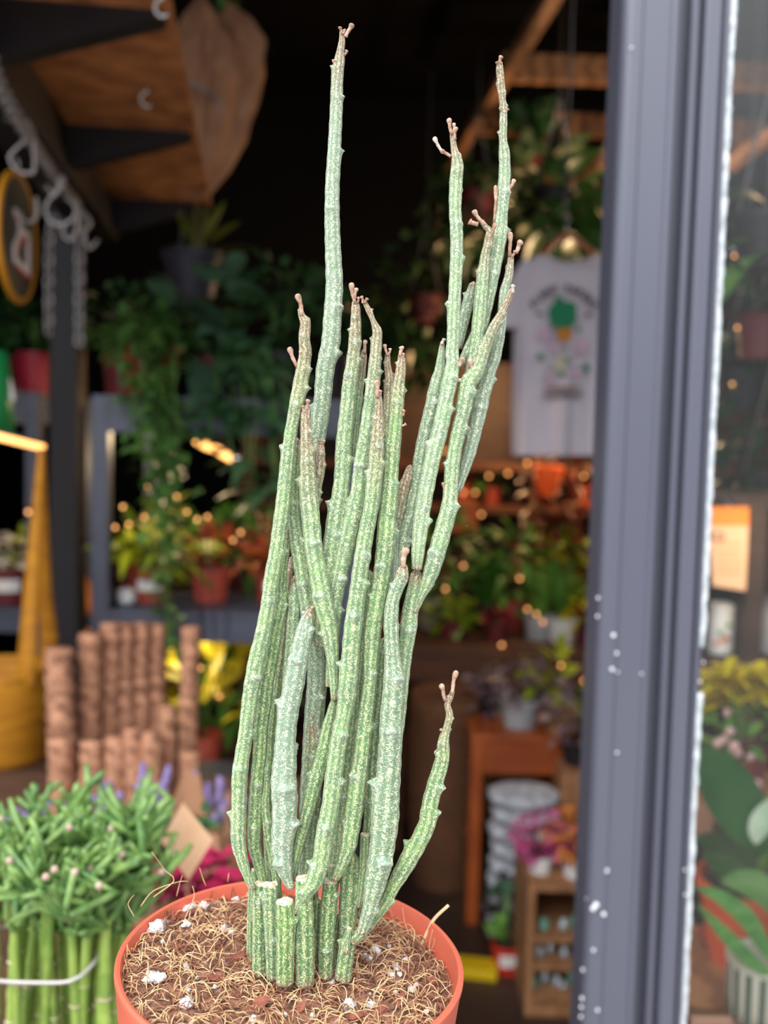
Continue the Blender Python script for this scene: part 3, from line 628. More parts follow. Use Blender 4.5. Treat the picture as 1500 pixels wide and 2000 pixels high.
# ------------------------------------------------------------------ plinth under the potted succulent
pz = thing('display_plinth', 'slim dark plinth standing under the terracotta pot of the tall succulent', 'plinth', (POTC[0], POTC[1], 0))
part('column', boxm((POTC[0], POTC[1], .57), (.07, .07, 1.10)), dark_wood, pz, smooth=False)
part('top_plate', boxm((POTC[0], POTC[1], ZR-.1255-.012), (.11, .11, .022)), dark_wood, pz, smooth=False)
part('foot_plate', boxm((POTC[0], POTC[1], .01), (.24, .24, .02)), dark_wood, pz, smooth=False)
# ------------------------------------------------------------------ display table outside the door, lower left
TZ = .80
table_m = mat('weathered_table_wood', (104, 74, 58), (78, 54, 42), 6, .7, stretch=(1, 6, 1))
tb = thing('display_table', 'low wooden display table under the coir poles and kraft bouquets at lower left', 'table', (-.52, 1.28, 0))
part('table_top', boxm((-.52, 1.28, TZ-.0175), (.80, 1.34, .035)), table_m, tb, smooth=False)
for sx in (-.87, -.17):
    for sy in (.66, 1.9): part('leg', boxm((sx, sy, (TZ-.035)/2), (.045, .045, TZ-.035)), pine, tb, smooth=False)
for sy in (.66, 1.9): part('apron', boxm((-.52, sy, TZ-.07), (.655, .02, .07)), pine, tb, smooth=False)
# ------------------------------------------------------------------ tied bunch of segmented succulent stems
rg = random.Random(11)
seg_m = mat('segmented_stem', (150, 172, 80), (106, 138, 56), 30, .5)
segb_m = mat('segmented_branch', (134, 166, 90), (76, 116, 58), 60, .32, bump=.1)
tipm = mat('pale_branch_tip', (206, 190, 168), (188, 150, 140), 60, .6)
BC = V(X(95, 1850, .74), .76, TZ)
bn = thing('tied_succulent_bunch', 'bunch of green segmented succulent stems tied with silver wire at lower left', 'plant', BC)
px_list = [-2, 22, 46, 70, 94, 120, 146, 172, 198, 216]
stems_top = []
k = 0
for row, (dy, off) in enumerate(((0, 0), (.026, 13), (.052, 5), (.078, 18))):
    for x in px_list:
        d = .71+dy; xx = X(x+off+rg.uniform(-5, 5), 1900, d); top = Z(100, 1785+rg.uniform(-55, 30), d)
        lean = rg.uniform(-.012, .02); mb = MB(); zz = TZ; pts = []; rr = []
        r0 = rg.uniform(.0030, .0039); nxt = TZ+rg.uniform(.02, .05)
        while zz < top:
            t = (zz-TZ)/(top-TZ); near = min(abs(zz-nxt), .03)
            pts.append(V(xx+lean*t*t, d+.01*math.sin(t*3+x), zz)); rr.append(r0*(1+.22*math.exp(-(near/.003)**2)))
            if zz > nxt+.012: nxt += rg.uniform(.03, .045)
            zz += .003
        mb.tube(pts, rr, 9); o = part('stem', mb, seg_m, bn); stems_top.append((pts[-1], o))
        m2 = MB(); zz = TZ+.05
        while zz < top-.03:
            i = int((zz-TZ)/.003); i = min(i, len(pts)-1); m2.blob(pts[i], r0*1.3, rg, .05, 9, 6, (1, 1, .18)); zz += rg.uniform(.032, .045)
        part('node_ring', m2, tipm, o)
# branching tops
def seg_branch(mb, tb_, p, d, L_, r, rng, n=2):
    q = p; pts = [p]; dd = nrm(d)
    for i in range(6):
        dd = nrm(dd+V(rng.uniform(-.12, .12), rng.uniform(-.12, .12), rng.uniform(-.10, .10))); q = q+dd*L_/6; pts.append(q)
    mb.tube(pts, [r*.75, r*.95, r, r*1.02, r, r*.95, r*.7], 8)
    return q, dd
ntip = [0]; XR_ = X(268, 1650, .74)
for gi, (p, o) in enumerate(stems_top):
    mb = MB(); tb_ = MB(); fr_ = [(p-V(0, 0, .004), V(0, 0, 1))]
    for lev in range(5):
        new = []
        for q, d in fr_:
            for _ in range(rg.choice((2, 2, 3)) if lev < 4 else 1):
                d2 = nrm(d*.55+V(rg.uniform(-1, 1)+.04-(.9 if q[0] > XR_ else 0), rg.uniform(-1, 1), rg.uniform(-.1, .95)))
                e, d3 = seg_branch(mb, tb_, q, d2, rg.uniform(.022, .040)*(1 if lev else .8), rg.uniform(.0021, .0030), rg)
                if e[2] < Z(100, 1632+rg.uniform(-10, 50), .74) and rg.random() < (.9 if lev < 1 else .6): new.append((e, d3))
                elif rg.random() < .16 and ntip[0] < 18: ntip[0] += 1; m3 = MB(); m3.blob(e, .0029, rg, .1, 7, 5); part('branch_tip', m3, tipm, bn)
        fr_ = new[:5]
    part('branches', mb, segb_m, bn)
for (a, b, c_, d_, z_) in [(90, 1640, 205, 1508, .80), (215, 1690, 300, 1580, .76), (150, 1640, 155, 1530, .82), (60, 1640, 75, 1535, .80), (262, 1690, 290, 1560, .74), (20, 1650, 8, 1590, .8), (120, 1650, 128, 1590, .74)]:
    mb = MB(); p = P3(a, b, z_); q = P3(c_, d_, z_); pts = [p+(q-p)*t+V(.004*math.sin(6*t), 0, 0) for t in (0, .2, .4, .6, .8, 1)]
    mb.tube(pts, [.0032, .0036, .0038, .0037, .0034, .0026], 8); part('branches', mb, segb_m, bn)
mb = MB(); wp = [P3(-60, 1905, .70), P3(0, 1916, .69), P3(60, 1919, .688), P3(135, 1917, .688), P3(170, 1895, .695), P3(195, 1862, .71), P3(225, 1800, .76), P3(232, 1790, .85), P3(60, 1800, .88), P3(-60, 1830, .82)]
mb.tube(catmull(wp, .006), .0016, 7, closed=True); part('tie_wire', mb, chrome, bn)['label'] = 'silver tie wire around the stems'
# ------------------------------------------------------------------ wrapped lavender and pink bouquets
rg = random.Random(21)
def wrap(root, base, top, r, rng, n=22, name='kraft_wrap', m=None):
    mb = MB(); base = np.array(base); top = np.array(top); ax = nrm(top-base); u = nrm(np.cross(ax, V(0, 1, .1))); w = np.cross(ax, u); L_ = np.linalg.norm(top-base)
    vs = []; fs = []; rows = 6
    for j in range(rows):
        t = j/(rows-1); rr = r*(.25+.75*t**.8)
        for k in range(n):
            a = 2*math.pi*k/n; q = rr*(1+.16*math.sin(a*5+j*.5)+rng.uniform(-.07, .07))
            vs.append(base+ax*L_*(t+(.14*math.sin(a*3)+.09*math.sin(a*7) if j == rows-1 else 0))+(u*math.cos(a)+w*math.sin(a))*q)
    for j in range(rows-1):
        for k in range(n): fs.append((j*n+k, j*n+(k+1) % n, (j+1)*n+(k+1) % n, (j+1)*n+k))
    mb.add(vs, fs); o = part(name, mb, m or kraft, root, smooth=False)
    return o
def spikes(mb, sb, c, rad, n, L_, r, rng, up=1):
    for _ in range(n):
        a = rng.uniform(0, 6.28); q = math.sqrt(rng.random()); p = np.array(c)+V(math.cos(a)*q*rad, math.sin(a)*q*rad, rng.uniform(-.02, .02))
        d = nrm(V(math.cos(a)*q*.6, math.sin(a)*q*.6, up)); l = L_*rng.uniform(.6, 1.1)
        sb.tube([p-d*.06, p], .0012, 5)
        pts = [p+d*l*t for t in (0, .25, .5, .75, 1)]; mb.tube(pts, [r*.6, r, r*.7, r*.9, r*.3], 7)
        for k in range(5): mb.blob(p+d*l*(.1+.2*k)+V(rng.uniform(-r, r), rng.uniform(-r, r), 0)*.7, r*.62, rng, .2, 6, 5)
for (px_, py_, d_, pyb, nsp, lab) in [(255, 1600, 1.26, 1700, 26, 'kraft wrapped lavender bunch with violet spikes behind the green bunch'),
                                     (90, 1640, 1.22, 1720, 24, 'kraft wrapped lavender bunch mostly hidden behind the green bunch, far left'),
                                     (425, 1585, 1.42, 1650, 14, 'kraft wrapped lavender bunch behind the left stems of the tall succulent')]:
    c = P3(px_, py_, d_); b = V(c[0], c[1]+.0, TZ)
    t_ = thing('lavender_bouquet', lab, 'bouquet', b, 'kraft wrapped lavender bunches'); wrap(t_, b, c-V(0, 0, .015), .062, rg)
    m1, m2 = MB(), MB(); spikes(m1, m2, c+V(0, 0, .0), .055, nsp, .045, .0058, rg); part('flower_spikes', m1, fl_pur, t_); part('flower_stems', m2, stem_gr, t_)
for (px_, py_, d_, lab, m_) in [(350, 1660, 1.10, 'kraft wrapped bouquet holding the plain paper card, behind pot rim', kraft)]:
    c = P3(px_, py_, d_); b = V(c[0]+.01, c[1], TZ); t_ = thing('wrapped_bouquet', lab, 'bouquet', b); wrap(t_, b, P3(350, 1625, d_), .072, rg)
    mb = MB(); bush(mb, P3(350, 1625, d_), (.05, .05, .02), 40, .03, .015, rg); part('leaves', mb, leaf_dk, t_)
cc = P3(356, 1640, .878); card = MB()
card.prism([(-.001, .037), (.031, -.001), (.008, -.040), (-.021, .0)], (0, 0, 0), (1, .15, 0), (0, .18, 1), .004); card.v = [v*.9+cc for v in card.v]
pc = thing('paper_card', 'tan diamond-shaped paper card on a stick between kraft bouquet and pot rim', 'card', V(cc[0], cc[1], TZ))
part('card_face', card, mat('card_paper', (224, 182, 146), (212, 168, 130), 30, .8), pc, smooth=False)
mb = MB(); mb.tube([V(cc[0]+.004, cc[1]+.006, TZ), cc+V(.004, .006, .0)], .0015, 6); part('stick', mb, crate_wood, pc)
mag = thing('magenta_bouquet', 'magenta flower bouquet right behind the left rim of the terracotta pot', 'bouquet', V(P3(395, 1700, .95)[0], .95, TZ))
mb = MB(); c = P3(392, 1712, .95)
for _ in range(70):
    p = c+V(rg.uniform(-.045, .04), rg.uniform(-.03, .03), rg.uniform(-.025, .018))
    for k in range(5): mb.leaf(p, V(math.cos(k*1.256), math.sin(k*1.256), .3), .012, .010, .2, 'round')
part('petals', mb, fl_mag, mag); wrap(mag, V(c[0], .95, TZ), c-V(0, 0, .02), .05, rg)
mb = MB(); bush(mb, c-V(0, 0, .01), (.05, .04, .025), 60, .012, .004, rg, 'lance'); part('filler', mb, mat('pink_filler', (196, 130, 150), None, rough=.8), mag)
# ------------------------------------------------------------------ coir poles
rg = random.Random(31)
labs = ['leftmost tall coir pole beside the yellow basket', 'tall coir pole, second from the left in the back row', 'tall coir pole, third from the left in the back row', 'tall coir pole, fourth from the left in the back row', 'tall coir pole, fifth from the left in the back row', 'tall coir pole under the trailing vine tip', 'thin tall coir pole standing apart at the right of the bundle',
        'short coir pole at the front left of the bundle', 'short coir pole, second in the front row', 'short coir pole, third in the front row', 'short coir pole, fourth in the front row', 'short coir pole, fifth in the front row', 'mid-height coir pole in the front row beside the thin tall one', 'stubby coir pole at the right end, behind the lavender']
poles = [(125, 1268, 56, 1.74), (172, 1238, 46, 1.80), (207, 1217, 44, 1.84), (243, 1219, 40, 1.86), (276, 1217, 38, 1.88), (306, 1220, 36, 1.9), (367, 1224, 37, 1.74),
         (116, 1442, 46, 1.60), (175, 1448, 44, 1.60), (223, 1440, 42, 1.60), (264, 1425, 36, 1.60), (300, 1432, 40, 1.60), (328, 1380, 34, 1.66), (376, 1470, 40, 1.62)]
for (px_, py_, w_, d_), lab in zip(poles, labs):
    tp = P3(px_, py_, d_); r = w_/2*d_/FPX; mb = MB(); pts = []; rr = []; z = TZ; lean = rg.uniform(-.012, .012)
    rows = int((tp[2]-TZ)/.006); seg = 16; vs = []; fs = []
    for j in range(rows+1):
        z = TZ+(tp[2]-TZ)*j/rows
        for k in range(seg):
            a = 2*math.pi*k/seg
            q = r*(1+.07*math.sin(z*2*math.pi/.032+a)+.10*mnoise.noise(Vector((math.cos(a)*2+px_, math.sin(a)*2, z*60)))+.05*rg.uniform(-1, 1))
            vs.append(V(tp[0]+lean*(z-TZ)/.4+q*math.cos(a), tp[1]+q*math.sin(a), z))
    for j in range(rows):
        for k in range(seg): fs.append((j*seg+k, j*seg+(k+1) % seg, (j+1)*seg+(k+1) % seg, (j+1)*seg+k))
    fs.append(tuple(range(seg))[::-1]); fs.append(tuple(rows*seg+k for k in range(seg)))
    mb.add(vs, fs)
    tag(meshobj('coir_pole', mb, coir, None, True, V(tp[0], tp[1], TZ)), lab, 'plant pole', 'coir plant support poles')
# ------------------------------------------------------------------ yellow basket with tall tapering strap
def strap_basket(c, r, h, apex, lab, m):
    t = thing('strap_basket', lab, 'basket', c)
    pr = [(0, 0), (r*.86, 0)]; n = 22
    for i in range(n+1):
        z = h*i/n; pr.append((r*(.9+.12*math.sin(1.9*i/n))+.0035*abs(math.sin(i*1.5708*2)), z+.0001))
    pr += [(r*.97, h), (r*.9, h*.7), (r*.8, .02), (0, .02)]
    mb = MB(); mb.lathe(c, pr, 40); part('basket_body', mb, m, t)
    for s in (1, -1):
        a = V(c[0]+r*.72, c[1]+s*r*.62, c[2]+h*.97); pts = catmull([a-V(0, 0, .02), a+V(.006, 0, .05), a*.62+apex*.38, a*.25+apex*.75, apex], .02); n = len(pts); vs = []; fs = []
        for i, p in enumerate(pts):
            t_ = i/(n-1); w_ = .030*(1-t_)+.012
            for q in (-1, 1):
                for dx in (-.003, .003): vs.append(p+V(q*w_/2, dx, 0))
        for i in range(n-1):
            b = i*4; e = b+4
            for (x1, x2) in ((0, 1), (1, 3), (3, 2), (2, 0)): fs.append((b+x1, b+x2, e+x2, e+x1))
        m_ = MB(); m_.add(vs, fs); part('strap', m_, m, t)
    return t
d_ = 2.09; cz = Z(0, 1600, d_)
c = V(X(2, 1400, d_), d_, TZ-.02); r_ = X(97, 1400, d_)-c[0]
# side table it stands on
st = thing('side_bench', 'dark low bench under the yellow basket, hidden by the green bunch', 'bench', (c[0]-.1, 2.09, 0))
part('seat_board', boxm((c[0]-.1, 2.09, TZ-.035), (.44, .24, .03)), dark_wood, st, smooth=False)
for sx in (-.2, .2):
    for sy in (-.09, .09): part('leg', boxm((c[0]-.1+sx, 2.09+sy, (TZ-.05)/2), (.04, .04, TZ-.05)), dark_wood, st, smooth=False)
strap_basket(c, r_, Z(0, 1300, d_)-c[2], P3(81, 876, d_), 'mustard yellow woven basket with tall tapering straps at the left edge', yellow_m)
# a second one behind the post
bx, by = X(163, 1240, 2.85), 2.85
s2 = thing('stool', 'dark stool behind the black post under the small orange basket', 'stool', (bx, by, 0))
part('seat', boxm((bx, by, TZ-.035), (.2, .2, .03)), dark_wood, s2, smooth=False)
for sx in (-.07, .07):
    for sy in (-.07, .07): part('leg', boxm((bx+sx, by+sy, (TZ-.05)/2), (.03, .03, TZ-.05)), dark_wood, s2, smooth=False)
strap_basket(V(bx, by, TZ-.02), .07, Z(160, 1235, by)-TZ+.02, P3(160, 1112, by), 'small orange-yellow basket behind the black post, showing its pointed strap', mat('orange_woven', (214, 120, 16), (180, 96, 10), 60, .7, bump=.2))
# ------------------------------------------------------------------ black frame, overhead board shelf, chains
rg = random.Random(41)
ZS = 2.15
A0, A1 = atz(331, 0, ZS), atz(413, 408, ZS); dv = nrm(A1-A0); nv = V(-dv[1], dv[0], 0)       # along the right edge; nv points left
WS = abs((atz(228, 400, ZS)-A1).dot(nv))
S0 = A0-dv*.75; S1 = A1
sh = thing('overhead_shelf', 'overhead strand-board shelf on black brackets at upper left', 'shelf', (A1[0], A1[1], ZS))
mb = MB(); mb.bar(S0+nv*WS/2+V(0, 0, .009), S1+nv*WS/2+V(0, 0, .009), WS, .018); part('board', mb, osb, sh, smooth=False)
mb = MB(); mb.bar(S0+nv*(WS+.05)+V(0, 0, -.03), S1+nv*(WS+.05)+dv*.05+V(0, 0, -.03), .10, .14); part('side_beam', mb, black_steel, sh, smooth=False)
for px_, py_ in ((300, 30), (348, 262), (384, 400), (255, -260)):
    tip = atz(px_, py_, ZS); k = (tip-A0).dot(dv); b = A0+dv*k
    mb = MB(); mb.prism([(.012, 0), (WS+.01, 0), (WS+.01, -.085), (WS-.02, -.085), (.012, -.010)], b, nv, (0, 0, 1), .045); part('bracket', mb, black_steel, sh, smooth=False)
def hook(root, p, r, m, name='cup_hook'):
    mb = MB(); pts = [p+V(0, 0, 0), p-V(0, 0, .6*r)]
    for i in range(13):
        a = math.radians(80+i*19); pts.append(p+V(math.cos(a)*r*.9-.0, .0, -1.6*r+math.sin(a)*r))
    mb.tube(pts, r*.19, 8); part(name, mb, m, root)['label'] = 'small white hook under the board'
for px_, py_ in ((287, 172), (318, -14)): hook(sh, atz(px_, py_, ZS), .013, white_m)
# post
bpx = (X(105, 900, 2.6)+X(160, 900, 2.6))/2
po = thing('steel_post', 'black square steel post at the left between the two racks', 'post', (bpx, 2.6, 0))
part('shaft', boxm((bpx, 2.6, 1.8), (.078, .078, ZC)), black_steel, po, smooth=False, bevel=.006)
part('base_plate', boxm((bpx, 2.6, .004), (.16, .16, .008)), black_steel, po, smooth=False)
# chains
def chain(pts, lab, pitch, w_, wire, root_at):
    t = thing('hanging_chain', lab, 'chain', root_at); P = catmull(pts, .002); s = 0; last = P[0]; k = 0; acc = 0
    for i in range(1, len(P)):
        acc += np.linalg.norm(P[i]-P[i-1])
        if acc >= pitch:
            acc = 0; d = nrm(P[i]-P[i-1]); u = nrm(np.cross(d, V(.3, .9, .1))); v = np.cross(d, u)
            if k % 2: u = v
            k += 1; L_ = pitch*.5+wire*1.1; c = P[i]; ring = []
            for q in range(16):
                a = 2*math.pi*q/16; ring.append(c+d*math.copysign(abs(math.cos(a))**.7, math.cos(a))*L_+u*math.sin(a)*w_/2)
            mb = MB(); mb.tube(ring, wire, 6, closed=True); part('link', mb, galv, t)
    return t
def cz_(px, py): return atz(px, py, 2.02)
chA = [cz_(-30, 90), cz_(0, 170), cz_(45, 250), cz_(90, 320), cz_(125, 370), P3(150, 398, cz_(150, 398)[1])]
dA = chA[-1][1]
chain(chA+[P3(155, 440, dA), P3(155, 520, dA), P3(155, 600, dA), P3(155, 672, dA)], 'grey chain along the beam, its near end hanging in front of the post', .0225, .021, .0032, chA[-1])
chain([P3(112, 412, dA+.06), P3(100, 440, dA+.06), P3(96, 480, dA+.06), P3(95, 560, dA+.06), P3(95, 660, dA+.06)], 'darker grey chain hanging just left of the post', .0225, .020, .0030, P3(112, 412, dA+.06))
def s_hook(pts, d, lab, w_=.0032):
    P = catmull([P3(a, b, d) for a, b in pts], .003); mb = MB(); mb.tube(P, w_, 8); o = meshobj('s_hook', mb, chrome, None, True, P[0]); tag(o, lab, 'hook', 'S-hooks on the chain')
s_hook([(12, 235), (22, 222), (40, 222), (56, 240), (66, 262), (67, 300), (66, 335), (52, 338), (34, 334), (20, 314), (24, 298), (58, 266)], 1.78, 'large S-hook nearest the left edge, above the yellow ring')
s_hook([(90, 362), (100, 376), (106, 382), (124, 355), (120, 345), (108, 376), (92, 396), (90, 418), (104, 436), (122, 438), (142, 428), (148, 408), (138, 392)], 2.0, 'curled S-hook at the middle of the chain')
s_hook([(128, 388), (148, 398), (152, 420), (150, 450), (138, 468), (126, 462), (122, 446), (134, 430)], 2.16, 'S-hook hanging where the chain turns down')
s_hook([(70, 385), (72, 405), (70, 425), (58, 434), (44, 428), (38, 415)], 1.72, 'S-hook holding the round yellow-rimmed sign', .0036)
s_hook([(160, 412), (176, 430), (172, 446), (164, 452), (172, 484), (184, 478), (190, 468)], 2.22, 'dark S-hook right of the hanging chain end', .0034)
# round sign, seen nearly edge on
ds_ = 1.72; sc_ = P3(34, 465, ds_); R_ = 126*ds_/FPX; ang = math.radians(94.7)
ax = V(math.cos(ang), math.sin(ang)*1.0, 0); az = V(0, 0, 1); nn = np.cross(ax, az)
sg = thing('round_sign', 'round black hanging sign with yellow rim and white-red figure', 'sign', sc_)
mb = MB(); mb.tube([sc_+ax*math.cos(a)*R_*.94+az*math.sin(a)*R_*.94 for a in np.linspace(0, 2*math.pi, 48, endpoint=False)], .0062, 8, closed=True); part('rim', mb, mat('yellow_rim', (190, 128, 22), None, rough=.5), sg)
mb = MB(); mb.prism([(math.cos(a)*R_*.92, math.sin(a)*R_*.92) for a in np.linspace(0, 2*math.pi, 48, endpoint=False)], sc_, ax, az, .006); part('disc', mb, mat('black_sign_face', (26, 34, 34), None, rough=.5), sg, smooth=False)
for nm, col_, off, sh_ in (('red_shadow', mat('sign_red', (190, 50, 40), None), .0045, (.012, -.006)), ('white_figure', mat('sign_white', (236, 226, 226), None), .0065, (0, 0))):
    mb = MB()
    for a, b in (((-.34, .36), (-.14, .27)), ((-.14, .27), (-.02, .10)), ((-.02, .10), (-.36, -.2)), ((-.36, -.2), (-.34, -.4)), ((-.34, -.4), (.10, -.46)), ((.04, .12), (.42, .12)), ((.40, .14), (.40, -.54)), ((.40, -.5), (.1, -.44))):
        p = sc_+ax*(a[0]*R_*.95+sh_[0])+az*(a[1]*R_*.95+sh_[1]); q = sc_+ax*(b[0]*R_*.95+sh_[0])+az*(b[1]*R_*.95+sh_[1]); s_ = 1 if nn.dot(E0-sc_) > 0 else -1
        mb.bar(p+nn*s_*off, q+nn*s_*off, .011, .004, upv=nn)
    part(nm, mb, col_, sg, smooth=False)
mb = MB(); mb.tube([sc_+az*R_*.95, sc_+az*(R_+.012)+ax*.01, P3(44, 428, 1.72)*.0+sc_+az*(R_+.02)], .002, 6); part('hanging_eye', mb, chrome, sg)
# ------------------------------------------------------------------ kraft wrapped plant beside the shelf edge
kd = 2.7
kw = thing('kraft_wrapped_plant', 'plant wrapped in crumpled brown kraft paper at the end of the board shelf', 'wrapped plant', P3(380, 384, kd))
rows = [(384, 352, 404), (330, 352, 440), (270, 348, 470), (200, 345, 492), (140, 342, 508), (90, 345, 506), (45, 350, 480), (15, 372, 440)]
mb = MB(); n = 26; vs = []; fs = []
for j, (yy, xl, xr) in enumerate(rows):
    c = P3((xl+xr)/2, yy, kd); rx = (xr-xl)/2*kd/FPX
    for k in range(n):
        a = 2*math.pi*k/n; q = 1+.16*math.sin(a*5+j*.5)+rg.uniform(-.09, .09)
        z = c[2]+(.03*math.sin(a*3+1) if j >= 5 else 0)
        vs.append(V(c[0]+rx*q*math.cos(a), c[1]+rx*.8*q*math.sin(a), z))
for j in range(len(rows)-1):
    for k in range(n): fs.append((j*n+k, j*n+(k+1) % n, (j+1)*n+(k+1) % n, (j+1)*n+k))
fs.append(tuple(range(n))[::-1]); mb.add(vs, fs); part('kraft_wrap', mb, mat('brown_kraft', (192, 142, 108), (164, 116, 86), 14, .8, bump=.2), kw, smooth=False)
mb = MB(); c = P3(430, 25, kd)
for (a, b) in ((538, 92), (470, 0), (440, -40), (400, -20), (500, 40)): q = P3(a, b, kd); mb.leaf(c, q-c, np.linalg.norm(q-c), .028, .1, 'lance')
part('leaves', mb, leaf_md, kw)
mb = MB(); mb.tube(catmull([P3(352, 160, kd-.12), P3(390, 168, kd-.12), P3(420, 190, kd-.1), P3(440, 230, kd-.08)], .01), .0035, 6); part('tie', mb, galv, kw)
# ------------------------------------------------------------------ steel racks with plants
def rack(lab, x0, x1, y, dep_, levels, ztop, posts=True):
    t = thing('steel_rack', lab, 'rack', ((x0+x1)/2, y, 0))
    for xx in (x0, x1):
        for yy in (y, y+dep_): part('upright', boxm((xx, yy, ztop/2), (.040, .040, ztop)), grey_steel, t, smooth=False, bevel=.003)
    for z, hh in levels:
        for yy in (y-.004, y+dep_+.004):
            b = MB(); b.box(((x0+x1)/2, yy, z-hh/2), (x1-x0-.04, .03, hh)); b.box(((x0+x1)/2, yy-.012, z-.006), (x1-x0-.04, .02, .012)); b.box(((x0+x1)/2, yy-.012, z-hh+.006), (x1-x0-.04, .02, .012)); part('front_beam' if yy < y+.1 else 'rear_beam', b, grey_steel, t, smooth=False)
        part('shelf_board', boxm(((x0+x1)/2, y+dep_/2, z-.008), (x1-x0-.05, dep_-.05, .012)), grey_steel, t, smooth=False)
    return t
rx0 = X(199, 1000, 2.3); RX1 = X(690, 1000, 2.3)
zt_, zl_ = Z(200, 772, 2.3), Z(200, 1187, 2.3)
zb_ = zl_-.62
rack('grey steel rack behind the coir poles, full of potted plants', rx0, RX1, 2.3, .5, [(zt_, .085), (zl_, .072), (zb_, .07)], zt_)
lx1 = X(98, 800, 2.75)-.045
rack('dark grey steel rack at the far left beyond the black post', lx1-.9, lx1, 2.75, .5, [(Z(50, 765, 2.75), .085), (Z(50, 1185, 2.75), .07)], Z(50, 765, 2.75))
# lower shelf plants
rg = random.Random(51)
def shelf_plant(px_, wtop, htop, ytop, d, z, lab, lf, n, L_, W_, rad, pm, shape='lance', grp=None, tagm=False, up=.4, cy=None, name='potted_plant', kind='bush'):
    xx = X(px_, ytop, d); zz = Z(px_, ytop, d); h = zz-z; r = wtop/2*d/FPX
    t = thing(name, lab, 'potted plant', (xx, d, z), grp); po_ = pot_parts(t, V(xx, d, z), r, r*.76, h, pm)
    if tagm: pot_tag(po_, t, V(xx, d, z+h*.55), r*.92, 0, r*1.1, h*.34, -1.4)
    mb = MB()
    if kind == 'bush': bush(mb, V(xx, d, zz+rad[2]*.8), rad, n, L_, W_, rg, shape, .4, up)
    else: rosette(mb, V(xx, d, zz-.01), n, L_, W_, rg, shape, up, .45)
    part('leaves', mb, lf, t)
    sb = MB()
    for k in range(4): sb.tube([V(xx+rg.uniform(-.01, .01), d, zz-.01), V(xx+rg.uniform(-.03, .03), d+rg.uniform(-.02, .02), zz+rad[2])], .0025, 5)
    part('stems', sb, stem_gr, t)
    return t
for args in [(295, 92, 0, 1108, 2.42, zl_, 'yellow-green leafy plant in stickered terracotta pot beside the rack upright', leaf_yl, 70, .10, .028, (.11, .08, .085), terra_dull, 'lance', None, True),
             (412, 80, 0, 1108, 2.44, zl_, 'yellow-orange leafy plant in plain terracotta pot on the rack', leaf_or, 40, .07, .03, (.08, .08, .05), mat('bright_terracotta', (196, 82, 66), None, rough=.5), 'ovate'),
             (535, 76, 0, 1110, 2.44, zl_, 'croton in terracotta pot on the rack behind the left stems', leaf_or, 60, .07, .03, (.08, .08, .06), terra_dull, 'ovate', None, True),
             (350, 66, 0, 1115, 2.62, zl_, 'small plant in dark red pot behind the two front pots of the rack', leaf_lt, 50, .08, .03, (.10, .06, .10), maroon_pot, 'ovate'),
             (470, 70, 0, 1112, 2.62, zl_, 'bushy plant in dark pot at the back of the rack shelf', leaf_md, 70, .07, .035, (.09, .08, .10), maroon_pot, 'ovate')]:
    shelf_plant(*args)
mb = MB(); c = V(X(250, 1180, 2.38), 2.37, zl_)
pb = thing('pebble_bowl', 'small white pebbly bowl at the foot of the rack upright', 'bowl', c)
m_ = MB(); m_.lathe(c, [(0, 0), (.02, 0), (.026, .02), (.023, .02), (.018, .008), (0, .008)], 20); part('bowl', m_, white_m, pb)
for k in range(7): m_ = MB(); m_.blob(c+V(rg.uniform(-.015, .015), rg.uniform(-.015, .015), .022+rg.uniform(0, .008)), .009, rg, .2, 7, 5); part('pebble', m_, paper_white, pb)
# big spiky yellow-green rosette and a pale hanging plant inside the rack
t = shelf_plant(262, 70, 0, 1112, 2.56, zl_, 'tall lance-leaved yellow-green plant at the left of the rack shelf', leaf_yl, 26, .20, .03, (.1, .08, .05), maroon_pot, 'strap', None, False, 1.5, None, 'potted_plant', 'ros')
# trailing vine from the rack top
tv = thing('trailing_vine', 'long trailing green vine in a red pot falling in front of the rack upright', 'hanging plant', V(X(300, 780, 2.34), 2.42, zt_))
pot_parts(tv, V(X(296, 780, 2.42), 2.42, zt_), .075, .058, Z(296, 676, 2.42)-zt_, mat('red_plastic', (170, 42, 44), None, rough=.5))
m1, m2, m3 = MB(), MB(), MB(); topz = Z(296, 676, 2.42)
for k in range(11):
    x0_ = X(296, 676, 2.42)+rg.uniform(-.06, .07); yb = [1290, 1180, 1100, 1010, 930, 900, 1000, 860, 840, 980, 880][k]; xo = [326, 318, 330, 300, 345, 280, 312, 350, 262, 336, 300][k]
    vine(m1, m2, [V(x0_, 2.40, topz+.03), V(x0_+rg.uniform(-.03, .03), 2.32, topz+.02), P3(xo-8+rg.uniform(-8, 8), 790, 2.24), P3(xo+rg.uniform(-6, 6), (790+yb)/2, 2.23), P3(xo, yb, 2.23)], int((yb-650)*.16), .034, .026, rg, .018)
bush(m1, V(X(285, 640, 2.4), 2.40, Z(285, 650, 2.4)), (.13, .10, .07), 120, .045, .032, rg, 'heart')
part('vine_leaves', m1, mat('vine_leaf', (66, 108, 50), (96, 134, 62), 12, .45), tv); part('vine_stems', m2, stem_gr, tv)
